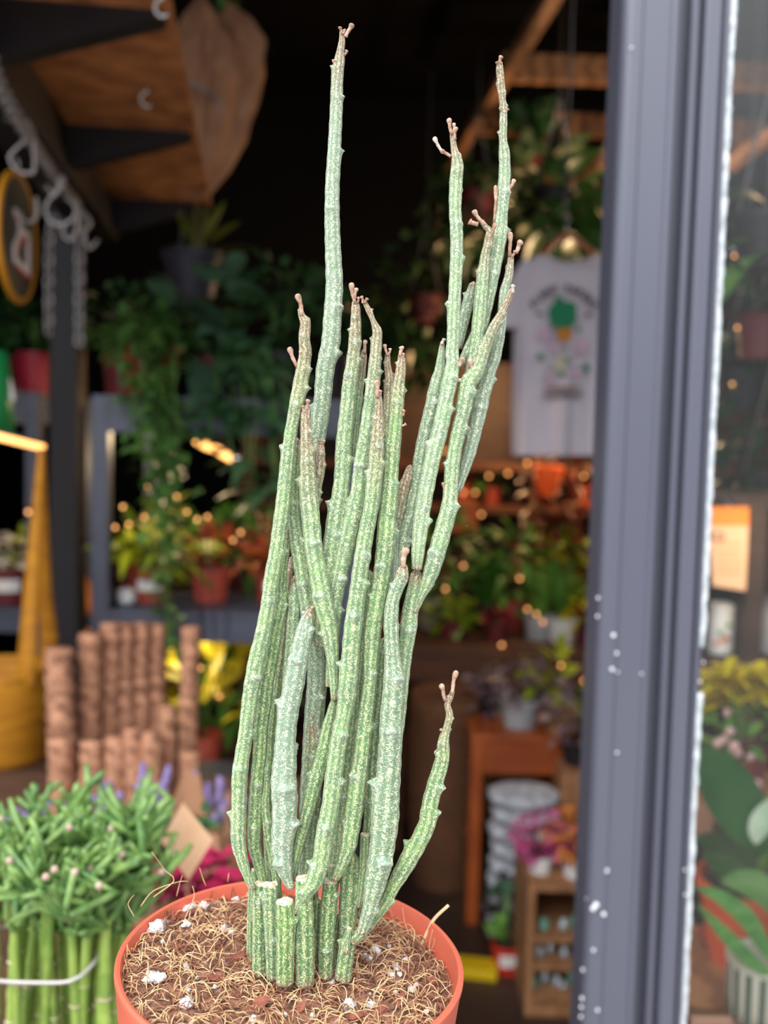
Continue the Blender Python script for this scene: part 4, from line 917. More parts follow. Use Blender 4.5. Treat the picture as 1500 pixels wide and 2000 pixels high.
# other plants on the rack top
for (px_, wp, yt, d, lab, lf, n, L_, W_, rad, shp, pm) in [
        (430, 130, 700, 2.50, 'big round-leaved rubber plant on top of the rack', leaf_bl, 26, .13, .10, (.13, .10, .13), 'round', maroon_pot),
        (545, 110, 690, 2.46, 'dark bushy foliage plant on top of the rack behind the tallest stem', leaf_dk, 130, .06, .035, (.13, .10, .13), 'ovate', black_steel),
        (245, 90, 690, 2.60, 'dark fine-leaved plant on top of the rack at its left end', leaf_dk, 130, .05, .022, (.12, .08, .10), 'lance', maroon_pot),
        (640, 90, 700, 2.56, 'dark leafy plant on the rack top hidden behind the stems', leaf_dk, 90, .06, .035, (.10, .08, .12), 'ovate', black_steel)]:
    shelf_plant(px_, wp, 0, yt, d, zt_, lab, lf, n, L_, W_, rad, pm, shp)
m1, m2 = MB(), MB()
t = thing('trailing_pothos', 'trailing large-leaved pothos hanging over the shiny rack beam', 'hanging plant', V(X(470, 772, 2.40), 2.40, zt_))
pot_parts(t, V(X(470, 772, 2.38), 2.40, zt_), .06, .048, .10, black_steel)
for k, (xo, yb) in enumerate([(455, 900), (500, 980), (540, 940), (570, 860), (480, 1040), (530, 1060), (420, 850)]):
    x0_ = X(470, 700, 2.4); vine(m1, m2, [V(x0_, 2.40, zt_+.10), V(x0_+(xo-480)*.0006, 2.34, zt_+.12), P3(xo, 790, 2.24), P3(xo+rg.uniform(-10, 10), (790+yb)/2, 2.22), P3(xo+rg.uniform(-8, 8), yb, 2.22)], 20, .06, .05, rg, .02)
part('vine_leaves', m1, mat('pothos_leaf', (52, 92, 58), (80, 116, 74), 9, .45), t); part('vine_stems', m2, stem_gr, t)
# hanging plant with big yellow leaf
hp = thing('hanging_plant', 'hanging grey pot with pale stems and one bright yellow-green leaf under the board shelf', 'hanging plant', P3(385, 560, 2.75))
pot_parts(hp, P3(375, 585, 2.75), .085, .06, .13, mat('dark_grey_pot', (64, 64, 76), None, rough=.5))
mb = MB(); c = P3(382, 500, 2.75)
for (a, b, l) in ((510, 470, .055), (478, 520, .05), (470, 420, .05), (330, 470, .04), (440, 380, .04), (345, 400, .035)): q = P3(a, b, 2.7); mb.leaf(c+(q-c)*.3, q-c, np.linalg.norm(q-c)*.72, l, .15, 'ovate')
part('leaves', mb, mat('olive_leaf', (112, 122, 36), (76, 96, 30), 9, .45), hp)
mb = MB()
for (a, b) in ((384, 400), (372, 420), (400, 410)): mb.tube([c+V(0, 0, -.1), P3(a, b, 2.75)], .008, 6)
part('stems', mb, mat('olive_stem', (110, 110, 60), None, rough=.7), hp)
mb = MB(); mb.tube([P3(352, 500, 2.75), P3(358, 395, 2.8)], .002, 5); mb.tube([P3(400, 500, 2.75), P3(378, 395, 2.8)], .002, 5); part('hanger_wire', mb, galv, hp)
# shelf under the rack: yellow leaves, pot, grey box
shelf_plant(398, 74, 0, 1432, 2.46, zb_, 'broad yellow-leaved plant in a red pot on the lowest rack shelf', leaf_ye, 46, .15, .06, (.16, .10, .15), terra_dull, 'lance')
shelf_plant(480, 80, 0, 1440, 2.6, zb_, 'green-leaved plant on the lowest rack shelf behind the yellow one', leaf_md, 60, .10, .045, (.12, .08, .16), maroon_pot, 'ovate')
mb = MB()
gb = thing('grey_crate', 'blue-grey plastic crate low behind the lavender, right of the coir poles', 'crate', V(X(432, 1570, 2.05), 2.05, 0))
zc0 = Z(432, 1512, 2.05); cxx = X(432, 1540, 2.05)
for k, z in enumerate(np.arange(.05, zc0-.03, .085)): part('side_slat', boxm((cxx, 1.97, z+.03), (.11, .012, .06)), grey_steel, gb, smooth=False)
part('body', boxm((cxx, 2.06, zc0/2), (.12, .16, zc0)), mat('slate_plastic', (58, 64, 80), None, rough=.5), gb, smooth=False, bevel=.004)
# left rack contents
zL1, zL0 = Z(50, 765, 2.75), Z(50, 1185, 2.75)
shelf_plant(72, 86, 0, 690, 2.85, zL1, 'dark plant in a red pot on top of the far left rack', leaf_dk, 150, .05, .035, (.14, .10, .10), mat('crimson_pot', (150, 26, 48), None, rough=.5), 'ovate')
shelf_plant(10, 80, 0, 700, 2.9, zL1, 'red-flowered dark plant at the left edge of the rack top', leaf_dk, 120, .05, .035, (.12, .10, .10), maroon_pot, 'ovate')
shelf_plant(18, 105, 0, 1106, 2.82, zL0, 'pale-flowered plant in a stickered maroon pot on the far left rack', fl_pale, 90, .03, .028, (.13, .09, .05), maroon_pot, 'round', None, True)
shelf_plant(72, 70, 0, 1110, 2.95, zL0, 'yellow-flecked leafy plant in a maroon pot on the far left rack', leaf_yl, 70, .05, .03, (.08, .08, .07), maroon_pot, 'ovate')
gbag = thing('green_watering_can', 'green watering can with white handle at the left edge of the frame', 'watering can', P3(0, 860, 2.2))
mb = MB(); c = P3(-12, 860, 2.2); mb.lathe(V(c[0], c[1], c[2]), [(0, 0), (.045, 0), (.04, .12), (.03, .2), (.0, .2)], 20); part('body', mb, mat('green_plastic', (20, 130, 72), None, rough=.4), gbag)
mb = MB(); mb.tube(catmull([P3(-5, 690, 2.2), P3(6, 720, 2.2), P3(18, 750, 2.2), P3(24, 782, 2.2)], .006), .007, 7); part('handle', mb, white_m, gbag)
mb = MB(); mb.tube([P3(-14, 690, 2.2), P3(-14, 500, 2.2)], .0025, 5); part('hanging_wire', mb, galv, gbag)
# warm strip lamps
def strip_lamp(pts, d, lab, r, m=led):
    a, b = P3(*pts[0], d), P3(*pts[1], d+.12); t = thing('strip_lamp', lab, 'lamp', a)
    mb = MB(); mb.tube([a, b], r, 10); part('tube', mb, m, t); mb = MB(); mb.bar(a+V(0, 0, r*1.3), b+V(0, 0, r*1.3), r*2.4, r*1.0)
    if d < 2.1: mb.tube([a+V(.03, 0, r), V(a[0]+.03, a[1], ZC)], .0015, 5)
    part('housing', mb, grey_steel, t, smooth=False)
strip_lamp([(-40, 843), (84, 874)], 2.0, 'long warm strip lamp under the far left rack top', .0075)
strip_lamp([(386, 862), (408, 874)], 2.44, 'short warm strip lamp under the rack top, left piece', .010)
strip_lamp([(418, 876), (455, 898)], 2.40, 'warm strip lamp under the rack top, middle piece', .010)
strip_lamp([(460, 899), (474, 907)], 2.40, 'small cool white lamp tip at the right end of the rack strip lamps', .010, led_w)
# ------------------------------------------------------------------ T-shirt on a hanger
rg = random.Random(61)
td = 3.0
cloth = mat('white_cotton', (222, 212, 224), (214, 204, 218), 6, .9, bump=.05, sheen=.2)
rows = [(500, 1046, 1178), (508, 1036, 1190), (520, 1024, 1206), (545, 1016, 1218), (580, 1010, 1222), (620, 1006, 1218), (660, 1004, 1212), (710, 1002, 1196), (760, 1001, 1188), (810, 1000, 1186), (860, 1000, 1187), (889, 1001, 1188)]
tcx = X(1100, 520, td)
ts = thing('t_shirt', 'white printed T-shirt hanging beside the doorway frame', 'T-shirt', V(tcx, td, Z(1100, 889, td)))
NU = 26
def shirt_pt(j, u, front):
    y, a, b = rows[j]; x = a+(b-a)*u
    p = P3(x, y+(889-y)*.0, td); fold = .012*math.sin(u*17+j*.25)*(j/11)+.006*math.sin(u*31+1+j*.1)*(j/11)
    dpt = (.030+.012*(j/11))*math.sin(math.pi*min(1, max(0, u)))**.5
    if front and j < 2: dpt *= .6
    p[1] = td+(-dpt if front else dpt)+fold
    if j == 0:                                     # neckline dips at the front
        k = max(0, 1-((u-.5)/.36)**2); p[2] -= (.030 if front else .008)*k
    if j == 1 and front: p[2] -= .014*max(0, 1-((u-.5)/.36)**2)
    return p
mb = MB(); fs = []; nr = len(rows)
for front in (True, False):
    for j in range(nr):
        for i in range(NU+1): mb.v.append(shirt_pt(j, i/NU, front))
o_ = nr*(NU+1)
for j in range(nr-1):
    for i in range(NU):
        a = j*(NU+1)+i; mb.f.append((a, a+NU+1, a+NU+2, a+1)); mb.f.append((o_+a, o_+a+1, o_+a+NU+2, o_+a+NU+1))
    for i in (0, NU):
        a = j*(NU+1)+i; mb.f.append((a, o_+a, o_+a+NU+1, a+NU+1))
part('shirt_body', mb, cloth, ts)
for s_, P in ((-1, [(1034, 512), (1014, 545), (1000, 600), (996, 640)]), (1, [(1192, 512), (1212, 545), (1226, 600), (1230, 640)])):
    mb = MB(); pts = catmull([P3(a, b, td) for a, b in P], .02); n = len(pts)
    mb.tube(pts, [(.020+.018*i/(n-1)) for i in range(n)], 14, cap=False)
    mb.v = [V(v[0], td+(v[1]-td)*.6, v[2]) for v in mb.v]; part('sleeve', mb, cloth, ts)
mb = MB(); mb.tube([shirt_pt(0, i/NU, True)+V(0, -.002, .001) for i in range(4, NU-3)], .0045, 6); part('collar', mb, mat('collar_rib', (206, 198, 200), None, rough=.9), ts)
tag_m = MB(); tag_m.box(P3(1106, 520, td)+V(0, .012, 0), (.03, .002, .035)); part('neck_label', tag_m, mat('neck_tag', (170, 160, 130), None), ts, smooth=False)
FY = td-.066
def pr_poly(name, pts, m, root=ts, yo=0):
    c = P3(sum(p[0] for p in pts)/len(pts), sum(p[1] for p in pts)/len(pts), FY+yo)
    mb = MB(); mb.prism([(q[0]-c[0], q[2]-c[2]) for q in [P3(a, b, FY+yo) for a, b in pts]], c, (1, 0, 0), (0, 0, 1), .002)
    return part(name, mb, m, root, smooth=False)
pg = mat('print_green', (30, 130, 88), None, rough=.8); po2 = mat('print_orange', (206, 128, 34), None, rough=.8); pp = mat('print_pink', (214, 178, 204), None, rough=.8); pk = mat('print_dark', (58, 52, 62), None, rough=.8); pcr = mat('print_cream', (206, 198, 176), None, rough=.8)
pr_poly('printed_leaf', [(1086, 577), (1098, 582), (1103, 590), (1116, 588), (1127, 598), (1124, 612), (1128, 622), (1120, 634), (1112, 640), (1078, 638), (1074, 622), (1070, 608), (1076, 598), (1082, 592)], pg)
pr_poly('printed_pot', [(1087, 643), (1117, 641), (1113, 665), (1092, 668)], po2)
pr_poly('printed_pink_patch', [(1056, 640), (1072, 638), (1072, 664), (1060, 668)], pp); pr_poly('printed_pink_patch', [(1122, 668), (1142, 662), (1146, 684), (1126, 692)], pp)
pr_poly('printed_pink_patch', [(1074, 672), (1092, 674), (1090, 686), (1076, 684)], pp); pr_poly('printed_pink_patch', [(1066, 722), (1082, 734), (1078, 748), (1066, 742)], pp); pr_poly('printed_pink_patch', [(1120, 712), (1136, 726), (1130, 740), (1118, 734)], pp)
for (a, b, r) in ((1130, 643, 6), (1056, 697, 8), (1145, 718, 9), (1106, 680, 5), (1098, 732, 6), (1108, 702, 6)):
    pr_poly('printed_sprig', [(a+r*math.cos(k)*(.7+.3*(i % 2)), b+r*math.sin(k)*(.8+.3*(i % 2))) for i, k in enumerate(np.linspace(0, 6.28, 9)[:-1])], pg)
pr_poly('printed_figure', [(1088, 694), (1104, 692), (1110, 710), (1100, 726), (1080, 722), (1080, 706)], pcr)
pr_poly('printed_caption', [(1064, 756), (1134, 754), (1134, 760), (1064, 763)], mat('print_brown', (150, 108, 90), None)); pr_poly('printed_caption', [(1062, 768), (1138, 766), (1138, 769), (1062, 771)], pk); pr_poly('printed_caption', [(1062, 774), (1138, 772), (1138, 775), (1062, 777)], pk)
def text_mesh(txt, size):
    cu = bpy.data.curves.new('t', 'FONT'); cu.body = txt; cu.size = size; cu.align_x = 'CENTER'; cu.extrude = .0008; cu.offset = .0011
    o = bpy.data.objects.new('t', cu); COL.objects.link(o); dg = bpy.context.evaluated_depsgraph_get(); dg.update()
    me = o.evaluated_get(dg).to_mesh(); vs = [np.array(v.co) for v in me.vertices]; fs = [tuple(p.vertices) for p in me.polygons]
    o.evaluated_get(dg).to_mesh_clear(); bpy.data.objects.remove(o); bpy.data.curves.remove(cu); return vs, fs
mb = MB(); ce = P3(1099, 634, FY); R0 = 61*td/FPX; txt = 'PLANT PARENT'
for i, chh in enumerate(txt):
    if chh == ' ': continue
    a = math.radians(148-(116)*i/(len(txt)-1)); vs, fs = text_mesh(chh, .030)
    ca, sa = math.cos(a-math.pi/2), math.sin(a-math.pi/2)
    mb = MB(); mb.add([ce+V(R0*math.cos(a)+v[0]*ca-v[1]*sa, -v[2]-.001, R0*math.sin(a)+v[0]*sa+v[1]*ca) for v in vs], fs); part('printed_letter', mb, pk, ts, smooth=False)

for (a, b) in ((1053, 613), (1150, 615)): pr_poly('printed_mark', [(a-6, b-3), (a+6, b-3), (a+6, b+3), (a-6, b+3)], pk)
hg = thing('clothes_hanger', 'brown wooden hanger inside the white T-shirt', 'hanger', P3(1100, 470, td))
mb = MB(); mb.tube(catmull([P3(1046, 512, td), P3(1075, 482, td), P3(1106, 458, td), P3(1132, 474, td), P3(1172, 506, td)], .01), .009, 8); part('shoulder_bar', mb, mat('hanger_wood', (170, 96, 62), None, rough=.5), hg)
mb = MB(); mb.tube(catmull([P3(1106, 458, td), P3(1106, 440, td), P3(1112, 428, td), P3(1106, 418, td), P3(1098, 424, td)], .005), .0022, 6); part('hook', mb, chrome, hg)
mb = MB(); mb.tube([P3(1104, 420, td), V(P3(1104, 420, td)[0], td, ZC)], .0022, 5); part('hanging_wire', mb, galv, hg)
# ------------------------------------------------------------------ timber lattice under the ceiling
ZB = 2.99
bl = mat('beam_wood', (164, 118, 84), (128, 90, 62), 4, .65, kind='wave', stretch=(1, 5, 5))
def beam(lab, a, b, w_, h_):
    mb = MB(); mb.bar(a, b, w_, h_); o = meshobj('timber_beam', mb, bl, None, False, a); tag(o, lab, 'beam', 'timber lattice under the ceiling')
y1, y2 = atz(1100, 158, ZB-.045)[1], atz(1100, 262, ZB-.045)[1]
xb = X(1000, 150, y1)
beam('nearer cross beam of the timber lattice, between the two tall stems and the frame', V(xb-.04, y1, ZB), V(2.3, y1+.06, ZB), .05, .10)
beam('farther cross beam of the timber lattice, above the hanging foliage', V(X(925, 260, y2), y2, ZB), V(2.3, y2+.06, ZB), .05, .10)
ra, rb2 = atz(1090, -10, ZB-.10), atz(905, 290, ZB-.10)
rb2 = ra+(rb2-ra)*1.25; ra = ra-(rb2-ra)*.35
beam('long rafter at the left edge of the timber lattice', V(ra[0], ra[1], ZB-.075), V(rb2[0], min(rb2[1], YB-.1), ZB-.075), .05, .05)
beam('rafter at the right of the timber lattice, seen through the pane at the top right corner', V(2.05, 2.2, ZB-.075), V(1.5, 6.0, ZB-.075), .05, .05)
q0, q1 = P3(1135, 370, 4.6), P3(1225, 250, 4.4); beam('short diagonal brace of the lattice above the red lantern', q0, q1, .045, .045)
q0, q1 = P3(1425, 325, 3.6), P3(1515, 255, 3.4); beam('diagonal brace of the lattice behind the window pane', q0, q1, .04, .04)
q0, q1 = P3(1060, 345, 4.7), P3(1240, 378, 4.7); beam('low thin dark rail of the lattice behind the hanging foliage', q0, q1, .03, .03)
# lantern
ln = thing('red_lantern', 'small red hanging lantern with white paper label beside the door frame', 'lantern', P3(1196, 340, 3.8))
mb = MB(); c = P3(1196, 342, 3.8); mb.lathe(c, [(0, 0), (.022, .004), (.026, .04), (.026, .085), (.018, .10), (0, .104)], 18); part('outer_shell', mb, mat('lantern_red', (212, 82, 48), None, rough=.5, emis=((210, 70, 34), .35)), ln)
mb = MB(); mb.box(c+V(-.008, -.027, .04), (.016, .003, .045)); part('label_card', mb, paper_white, ln, smooth=False)
mb = MB(); mb.tube([c+V(0, 0, .10), V(c[0], c[1], ZB)], .002, 5); part('cord', mb, galv, ln)
# ------------------------------------------------------------------ hanging foliage around the shirt
def hang_plant(name, lab, px_, py_, d, rad, lf, n, L_, W_, shp, potm, droop=.5, wires=True, up=.1):
    c = P3(px_, py_, d); t = thing(name, lab, 'hanging plant', c); pot_parts(t, c-V(0, 0, .06), .075, .055, .11, potm)
    mb = MB(); bush(mb, c+V(0, 0, .0), rad, n, L_, W_, rg, shp, droop, up); part('leaves', mb, lf, t)
    mb = MB()
    for s_ in (-.065, .065): mb.tube([c+V(s_, 0, .045), V(c[0], c[1], c[2]+.35), V(c[0], c[1], min(ZC-.01, ZB+.05))], .002, 5)
    part('hanger_wire', mb, galv, t); return t
hang_plant('hanging_philodendron', 'hanging plant with broad pointed leaves just above the T-shirt', 1085, 400, 3.35, (.17, .13, .13), mat('deep_green_leaf', (58, 96, 44), (86, 124, 54), 9, .4), 56, .15, .085, 'heart', black_steel)
hang_plant('hanging_fern', 'dark hanging plant behind the forked stem at right', 930, 400, 3.9, (.20, .16, .20), leaf_dk, 170, .08, .05, 'ovate', maroon_pot)
hang_plant('hanging_ivy', 'dark ivy hanging between the forked stem and the middle stems', 830, 600, 4.2, (.26, .16, .34), leaf_dk, 240, .08, .055, 'heart', maroon_pot)
hang_plant('hanging_leafy_plant', 'dark leafy hanging plant beside the door frame, right of the T-shirt collar', 1185, 430, 3.7, (.16, .12, .14), leaf_dk, 110, .09, .05, 'ovate', black_steel)
hang_plant('hanging_rubber_plant', 'dark plant with upright leaves high behind the tallest right stem', 1040, 290, 4.3, (.16, .12, .12), leaf_dk, 60, .16, .08, 'ovate', maroon_pot, .2, True, .6)
# ------------------------------------------------------------------ back of the shop: wooden wall shelves, red leaves, orange pot
bs_ = thing('wooden_shelf_unit', 'tall dark wooden shelf unit along the back of the shop', 'shelf', (.75, 4.9, 0))
bw = mat('shelf_wood', (112, 70, 44), (84, 50, 32), 5, .6, stretch=(1, 6, 6))
shz = [Z(1000, 1280, 4.8), Z(1000, 1118, 4.8), Z(1000, 988, 4.8), Z(1000, 905, 4.8)]
part('back_panel', boxm((.75, 5.1, .95), (2.9, .03, 1.9)), dark_wood, bs_, smooth=False)
for z in shz: part('shelf_plank', boxm((.75, 4.92, z-.0175), (2.9, .32, .035)), bw, bs_, smooth=False)
for x in (-.68, .05, .75, 1.45, 2.18): part('upright', boxm((x, 4.92, .95), (.05, .30, 1.9)), bw, bs_, smooth=False)
def small_pot(px_, d, z, r, h, pm, lab, lf=None, n=40, L_=.06, W_=.03, rad=(.07, .07, .05), shp='ovate', grp=None, tagm=False, name='potted_plant', kind='bush', up=.3, cat='potted plant'):
    x = XZ(px_, d, z); t = thing(name, lab, cat, V(x, d, z), grp); po_ = pot_parts(t, V(x, d, z), r, r*.78, h, pm, lf is not None)
    if tagm: pot_tag(po_, t, V(x, d, z+h*.55), r*.9, 0, r*1.0, h*.4, -1.6)
    if lf is not None:
        mb = MB(); c = V(x, d, z+h)
        if kind == 'bush': bush(mb, c+V(0, 0, rad[2]*.7), rad, n, L_, W_, rg, shp, .4, up)
        else: rosette(mb, c-V(0, 0, .01), n, L_, W_, rg, shp, up, .4)
        part('leaves', mb, lf, t); mb = MB()
        for k in range(4): mb.tube([c+V(rg.uniform(-.01, .01), rg.uniform(-.01, .01), -.01), c+V(rg.uniform(-.4, .4)*rad[0], rg.uniform(-.3, .3)*rad[1], rad[2]*.9)], .0028, 5)
        part('stems', mb, stem_br, t)
    return t
small_pot(900, 4.84, shz[2], .05, .09, terra_dull, 'small terracotta pot with dry plant on the back shelf, left of the orange sign', leaf_or, 30)
small_pot(960, 4.84, shz[2], .05, .09, terra_dull, 'small terracotta pot with green plant on the back shelf below the T-shirt hem', leaf_md, 40)
small_pot(1150, 4.84, shz[2], .06, .10, orange_pot, 'orange pot with reddish plant on the back shelf near the door frame', leaf_or, 40)
small_pot(830, 4.84, shz[1], .06, .10, terra_dull, 'terracotta pot with green plant on the back shelf behind the middle stems', leaf_md, 60, .08, .03, (.1, .08, .08))
small_pot(1085, 4.84, shz[1], .06, .10, terra_dull, 'terracotta pot with yellow-green plant low on the back shelf', leaf_yl, 60, .08, .03, (.1, .08, .08))
# orange plank sign
ws = thing('wooden_sign', 'orange slatted wooden crate sign between the right stems and the red-leaved tree', 'sign', P3(905, 1040, 4.3))
for k in range(3): c = P3(905, 985+k*22, 4.3); part('slat', boxm(c, (.125, .02, .042)), mat('sign_wood%d' % k, (214, 122, 62), (180, 92, 44), 6, .6), ws, smooth=False)
part('backing', boxm(P3(905, 1007, 4.325), (.10, .03, .14)), bw, ws, smooth=False)
part('post', boxm((P3(905, 1007, 4.34)[0], 4.36, P3(905, 1040, 4.3)[2]/2), (.04, .04, P3(905, 1040, 4.3)[2])), bw, ws, smooth=False)
# red leaved tree and bright orange pot
rt = thing('red_leaved_tree', 'slender tree with coppery red leaves below the T-shirt', 'potted plant', V(0, 0, 0))
TD = 3.95; zt9 = Z(880, 1262, 3.45)
bx_ = XZ(1080, TD, zt9)
rt.location = (bx_, TD, zt9); OFF[rt] = V(bx_, TD, zt9); pot_parts(rt, V(bx_, TD, zt9), .075, .06, .13, maroon_pot)
mb, sb = MB(), MB()
for (a, b, c_, d_) in ((1080, 1250, 1040, 930), (1082, 1250, 1150, 960), (1080, 1250, 1100, 900), (1080, 1250, 1010, 1040), (1084, 1250, 1160, 1090), (1080, 1250, 1060, 1050)):
    P = catmull([V(bx_, TD, zt9+.1), P3(a, 1190, TD), P3((a+c_)/2+rg.uniform(-10, 10), (1190+d_)/2, TD-.02), P3(c_, d_, TD-.02)], .03); sb.tube(P, .005, 6)
    for p in P[len(P)//2:]:
        for _ in range(6): mb.leaf(p+V(rg.gauss(0, .035), rg.gauss(0, .03), rg.gauss(0, .03)), rdir(rg, rg.uniform(-.5, .4)), rg.uniform(.05, .1), rg.uniform(.018, .03), .4, 'lance')
part('leaves', mb, mat('copper_leaf', (168, 70, 34), (110, 46, 26), 9, .45), rt); part('branches', sb, stem_br, rt)
op = thing('glow_orange_pot', 'orange hanging pot with added glow right under the T-shirt hem', 'lantern', P3(1070, 962, 3.9))  # a pot with added glow, not a lantern
mb = MB(); c = P3(1070, 968, 3.9); mb.lathe(c, [(0, 0), (.035, 0), (.062, .11), (.058, .12), (.03, .01), (0, .01)], 24); part('outer_shell', mb, mat('orange_glow', (240, 100, 44), None, rough=.5, emis=((255, 92, 36), .18)), op)  # plain pot, no lamp; its brightness is put in as emission
mb = MB(); mb.tube([c+V(0, 0, .01), V(c[0], c[1], ZB)], .002, 5); part('cord', mb, galv, op)
# ------------------------------------------------------------------ plant bench in the middle distance
PB = 3.75; pbz = Z(880, 1262, PB-.3)
pbn = thing('plant_bench', 'long brown plant bench behind the orange stool', 'bench', (.75, PB, 0))
part('bench_top', boxm((.68, PB, pbz-.02), (1.35, .62, .04)), bw, pbn, smooth=False)
for x in (.06, 1.3):
    for y in (PB-.26, PB+.26): part('leg', boxm((x, y, (pbz-.04)/2), (.06, .06, pbz-.04)), bw, pbn, smooth=False)
part('apron', boxm((.68, PB-.29, pbz-.085), (1.3, .02, .09)), bw, pbn, smooth=False)
def bp_(px_, py_, d): return pbz
small_pot(880, PB-.14, pbz, .05, .07, maroon_pot, 'round yellow-green plant at the left end of the plant bench', mat('lime_leaf', (150, 168, 36), (110, 140, 34), 9, .45), 70, .06, .04, (.09, .08, .045), 'round')
small_pot(848, PB+.05, pbz, .07, .12, grey_pot, 'tall variegated leafy plant at the left end of the bench behind the stems', leaf_md, 110, .09, .04, (.16, .12, .20), 'ovate')
small_pot(946, PB+.1, pbz, .07, .10, black_steel, 'plant with one huge upright dark leaf on the bench', mat('broad_leaf', (62, 110, 36), (84, 130, 44), 6, .4), 7, .34, .13, (.07, .07, .05), 'ovate', None, False, 'potted_plant', 'ros', 2.6)
small_pot(970, PB-.18, pbz, .045, .06, maroon_pot, 'low red-flowered plant on the front edge of the bench', fl_red, 46, .035, .025, (.07, .05, .03), 'round')
small_pot(1000, PB+.05, pbz, .07, .12, terra_dull, 'bushy pale green plant in the middle of the bench', leaf_lt, 110, .09, .035, (.16, .12, .17), 'lance')
small_pot(1128, PB+.02, pbz, .07, .12, terra_dull, 'bushy yellow-green plant at the right of the bench', leaf_yl, 100, .09, .035, (.15, .12, .14), 'lance')
small_pot(1052, PB-.12, pbz, .06, .09, grey_pot, 'strap-leaved plant with yellow-flecked upright leaves on the bench', leaf_lt, 14, .40, .035, (.06, .06, .05), 'strap', None, False, 'potted_plant', 'ros', 2.8)
small_pot(1098, PB-.16, pbz, .06, .09, white_m, 'strap-leaved plant with tall dark upright leaves near the door frame', leaf_md, 12, .42, .035, (.06, .06, .05), 'strap', None, False, 'potted_plant', 'ros', 2.6)
small_pot(1150, PB-.2, pbz, .05, .07, maroon_pot, 'bright yellow plant against the door frame on the bench', leaf_ye, 50, .06, .035, (.08, .07, .08), 'ovate')
fl = thing('magenta_flower', 'small magenta flower in front of the strap-leaved plants', 'flower', V(X(1008, 1300, PB-.24), PB-.25, pbz))
mb = MB(); c = P3(1008, 1302, PB-.25)
for k in range(7): mb.leaf(c, V(math.cos(k*.9), -.3, math.sin(k*.9)), .03, .02, .1, 'round')
part('petals', mb, fl_mag, fl); mb = MB(); mb.tube([c, V(c[0], c[1], pbz)], .002, 5); part('stem', mb, stem_gr, fl)
# rattan basket under the bench and box
rb_ = thing('rattan_basket', 'dim brown rattan basket left of the orange stool', 'basket', V(X(862, 1500, 3.55), 3.45, 0))
c = V(X(862, 1500, 3.45), 3.22, 0); zt2 = Z(862, 1345, 3.25)
rb_.location = tuple(c); OFF[rb_] = c
mb = MB(); pr = [(0, 0), (.10, 0)]+[(.10+.03*math.sin(i/14*2.2)+.003*(i % 2), zt2*i/14+.001) for i in range(15)]+[(.10, zt2*.96), (.09, .03), (0, .03)]
mb.lathe(c, pr, 28); part('basket_body', mb, mat('rattan', (120, 78, 50), (90, 58, 38), 60, .8, bump=.3), rb_)
# ------------------------------------------------------------------ orange stool / side table
def quad(x0, x1, y0, y1): return None
s_z = Z(945, 1432, 2.93)
sx0, sx1, sy0, sy1 = X(906, 1380, 3.24)-.005, X(1118, 1440, 2.93), 2.91, 3.24
ot = thing('orange_side_table', 'orange-stained wooden side table with deep apron, carrying two small pots', 'table', ((sx0+sx1)/2, (sy0+sy1)/2, 0))
part('table_top', boxm(((sx0+sx1)/2, (sy0+sy1)/2, s_z-.01), (sx1-sx0, sy1-sy0, .02)), orange_wood, ot, smooth=False, bevel=.003)
for x in (sx0+.022, sx1-.022):
    for y in (sy0+.022, sy1-.022): part('leg', boxm((x, y, (s_z-.02)/2), (.038, .038, s_z-.02)), orange_wood, ot, smooth=False, bevel=.003)
for y in (sy0+.018, sy1-.018): part('apron', boxm(((sx0+sx1)/2, y, s_z-.072), (sx1-sx0-.08, .016, .10)), orange_wood, ot, smooth=False)
for x in (sx0+.018, sx1-.018): part('apron', boxm((x, (sy0+sy1)/2, s_z-.072), (.016, sy1-sy0-.08, .10)), orange_wood, ot, smooth=False)
part('stretcher', boxm((sx0+.022, (sy0+sy1)/2, .22), (.02, sy1-sy0-.07, .03)), orange_wood, ot, smooth=False)
small_pot(1014, 3.02, s_z, .064, .092, grey_pot, 'white ceramic pot with purple-grey trailing plant on the orange table', leaf_pu, 90, .05, .03, (.13, .08, .07), 'ovate')
small_pot(1086, 3.08, s_z, .055, .10, grey_pot, 'grey ceramic pot with yellow orchid leaves at the back of the orange table', leaf_yl, 24, .12, .05, (.08, .06, .08), 'ovate')
wb = thing('wooden_box', 'small pale wooden box at the right end of the orange table', 'box', V(X(1092, 1430, 2.97), 2.965, s_z))
bw_ = .085; part('box_body', boxm((X(1094, 1430, 2.965), 2.955, s_z+.030), (bw_, .07, .06)), crate_wood, wb, smooth=False, bevel=.003)
part('box_lid', boxm((X(1094, 1430, 2.965), 2.955, s_z+.065), (bw_+.008, .076, .010)), crate_wood, wb, smooth=False)
tv_ = P3(960, 1350, 3.14)
vt = thing('trailing_purple_plant', 'pale purple plant spilling over the back left edge of the orange table', 'potted plant', V(tv_[0], tv_[1]+.02, s_z))
pot_parts(vt, V(tv_[0], tv_[1]+.02, s_z), .045, .035, .08, black_steel); mb = MB(); bush(mb, V(tv_[0], tv_[1]-.01, s_z+.08), (.08, .07, .08), 80, .045, .026, rg, 'ovate'); part('leaves', mb, leaf_pu, vt)
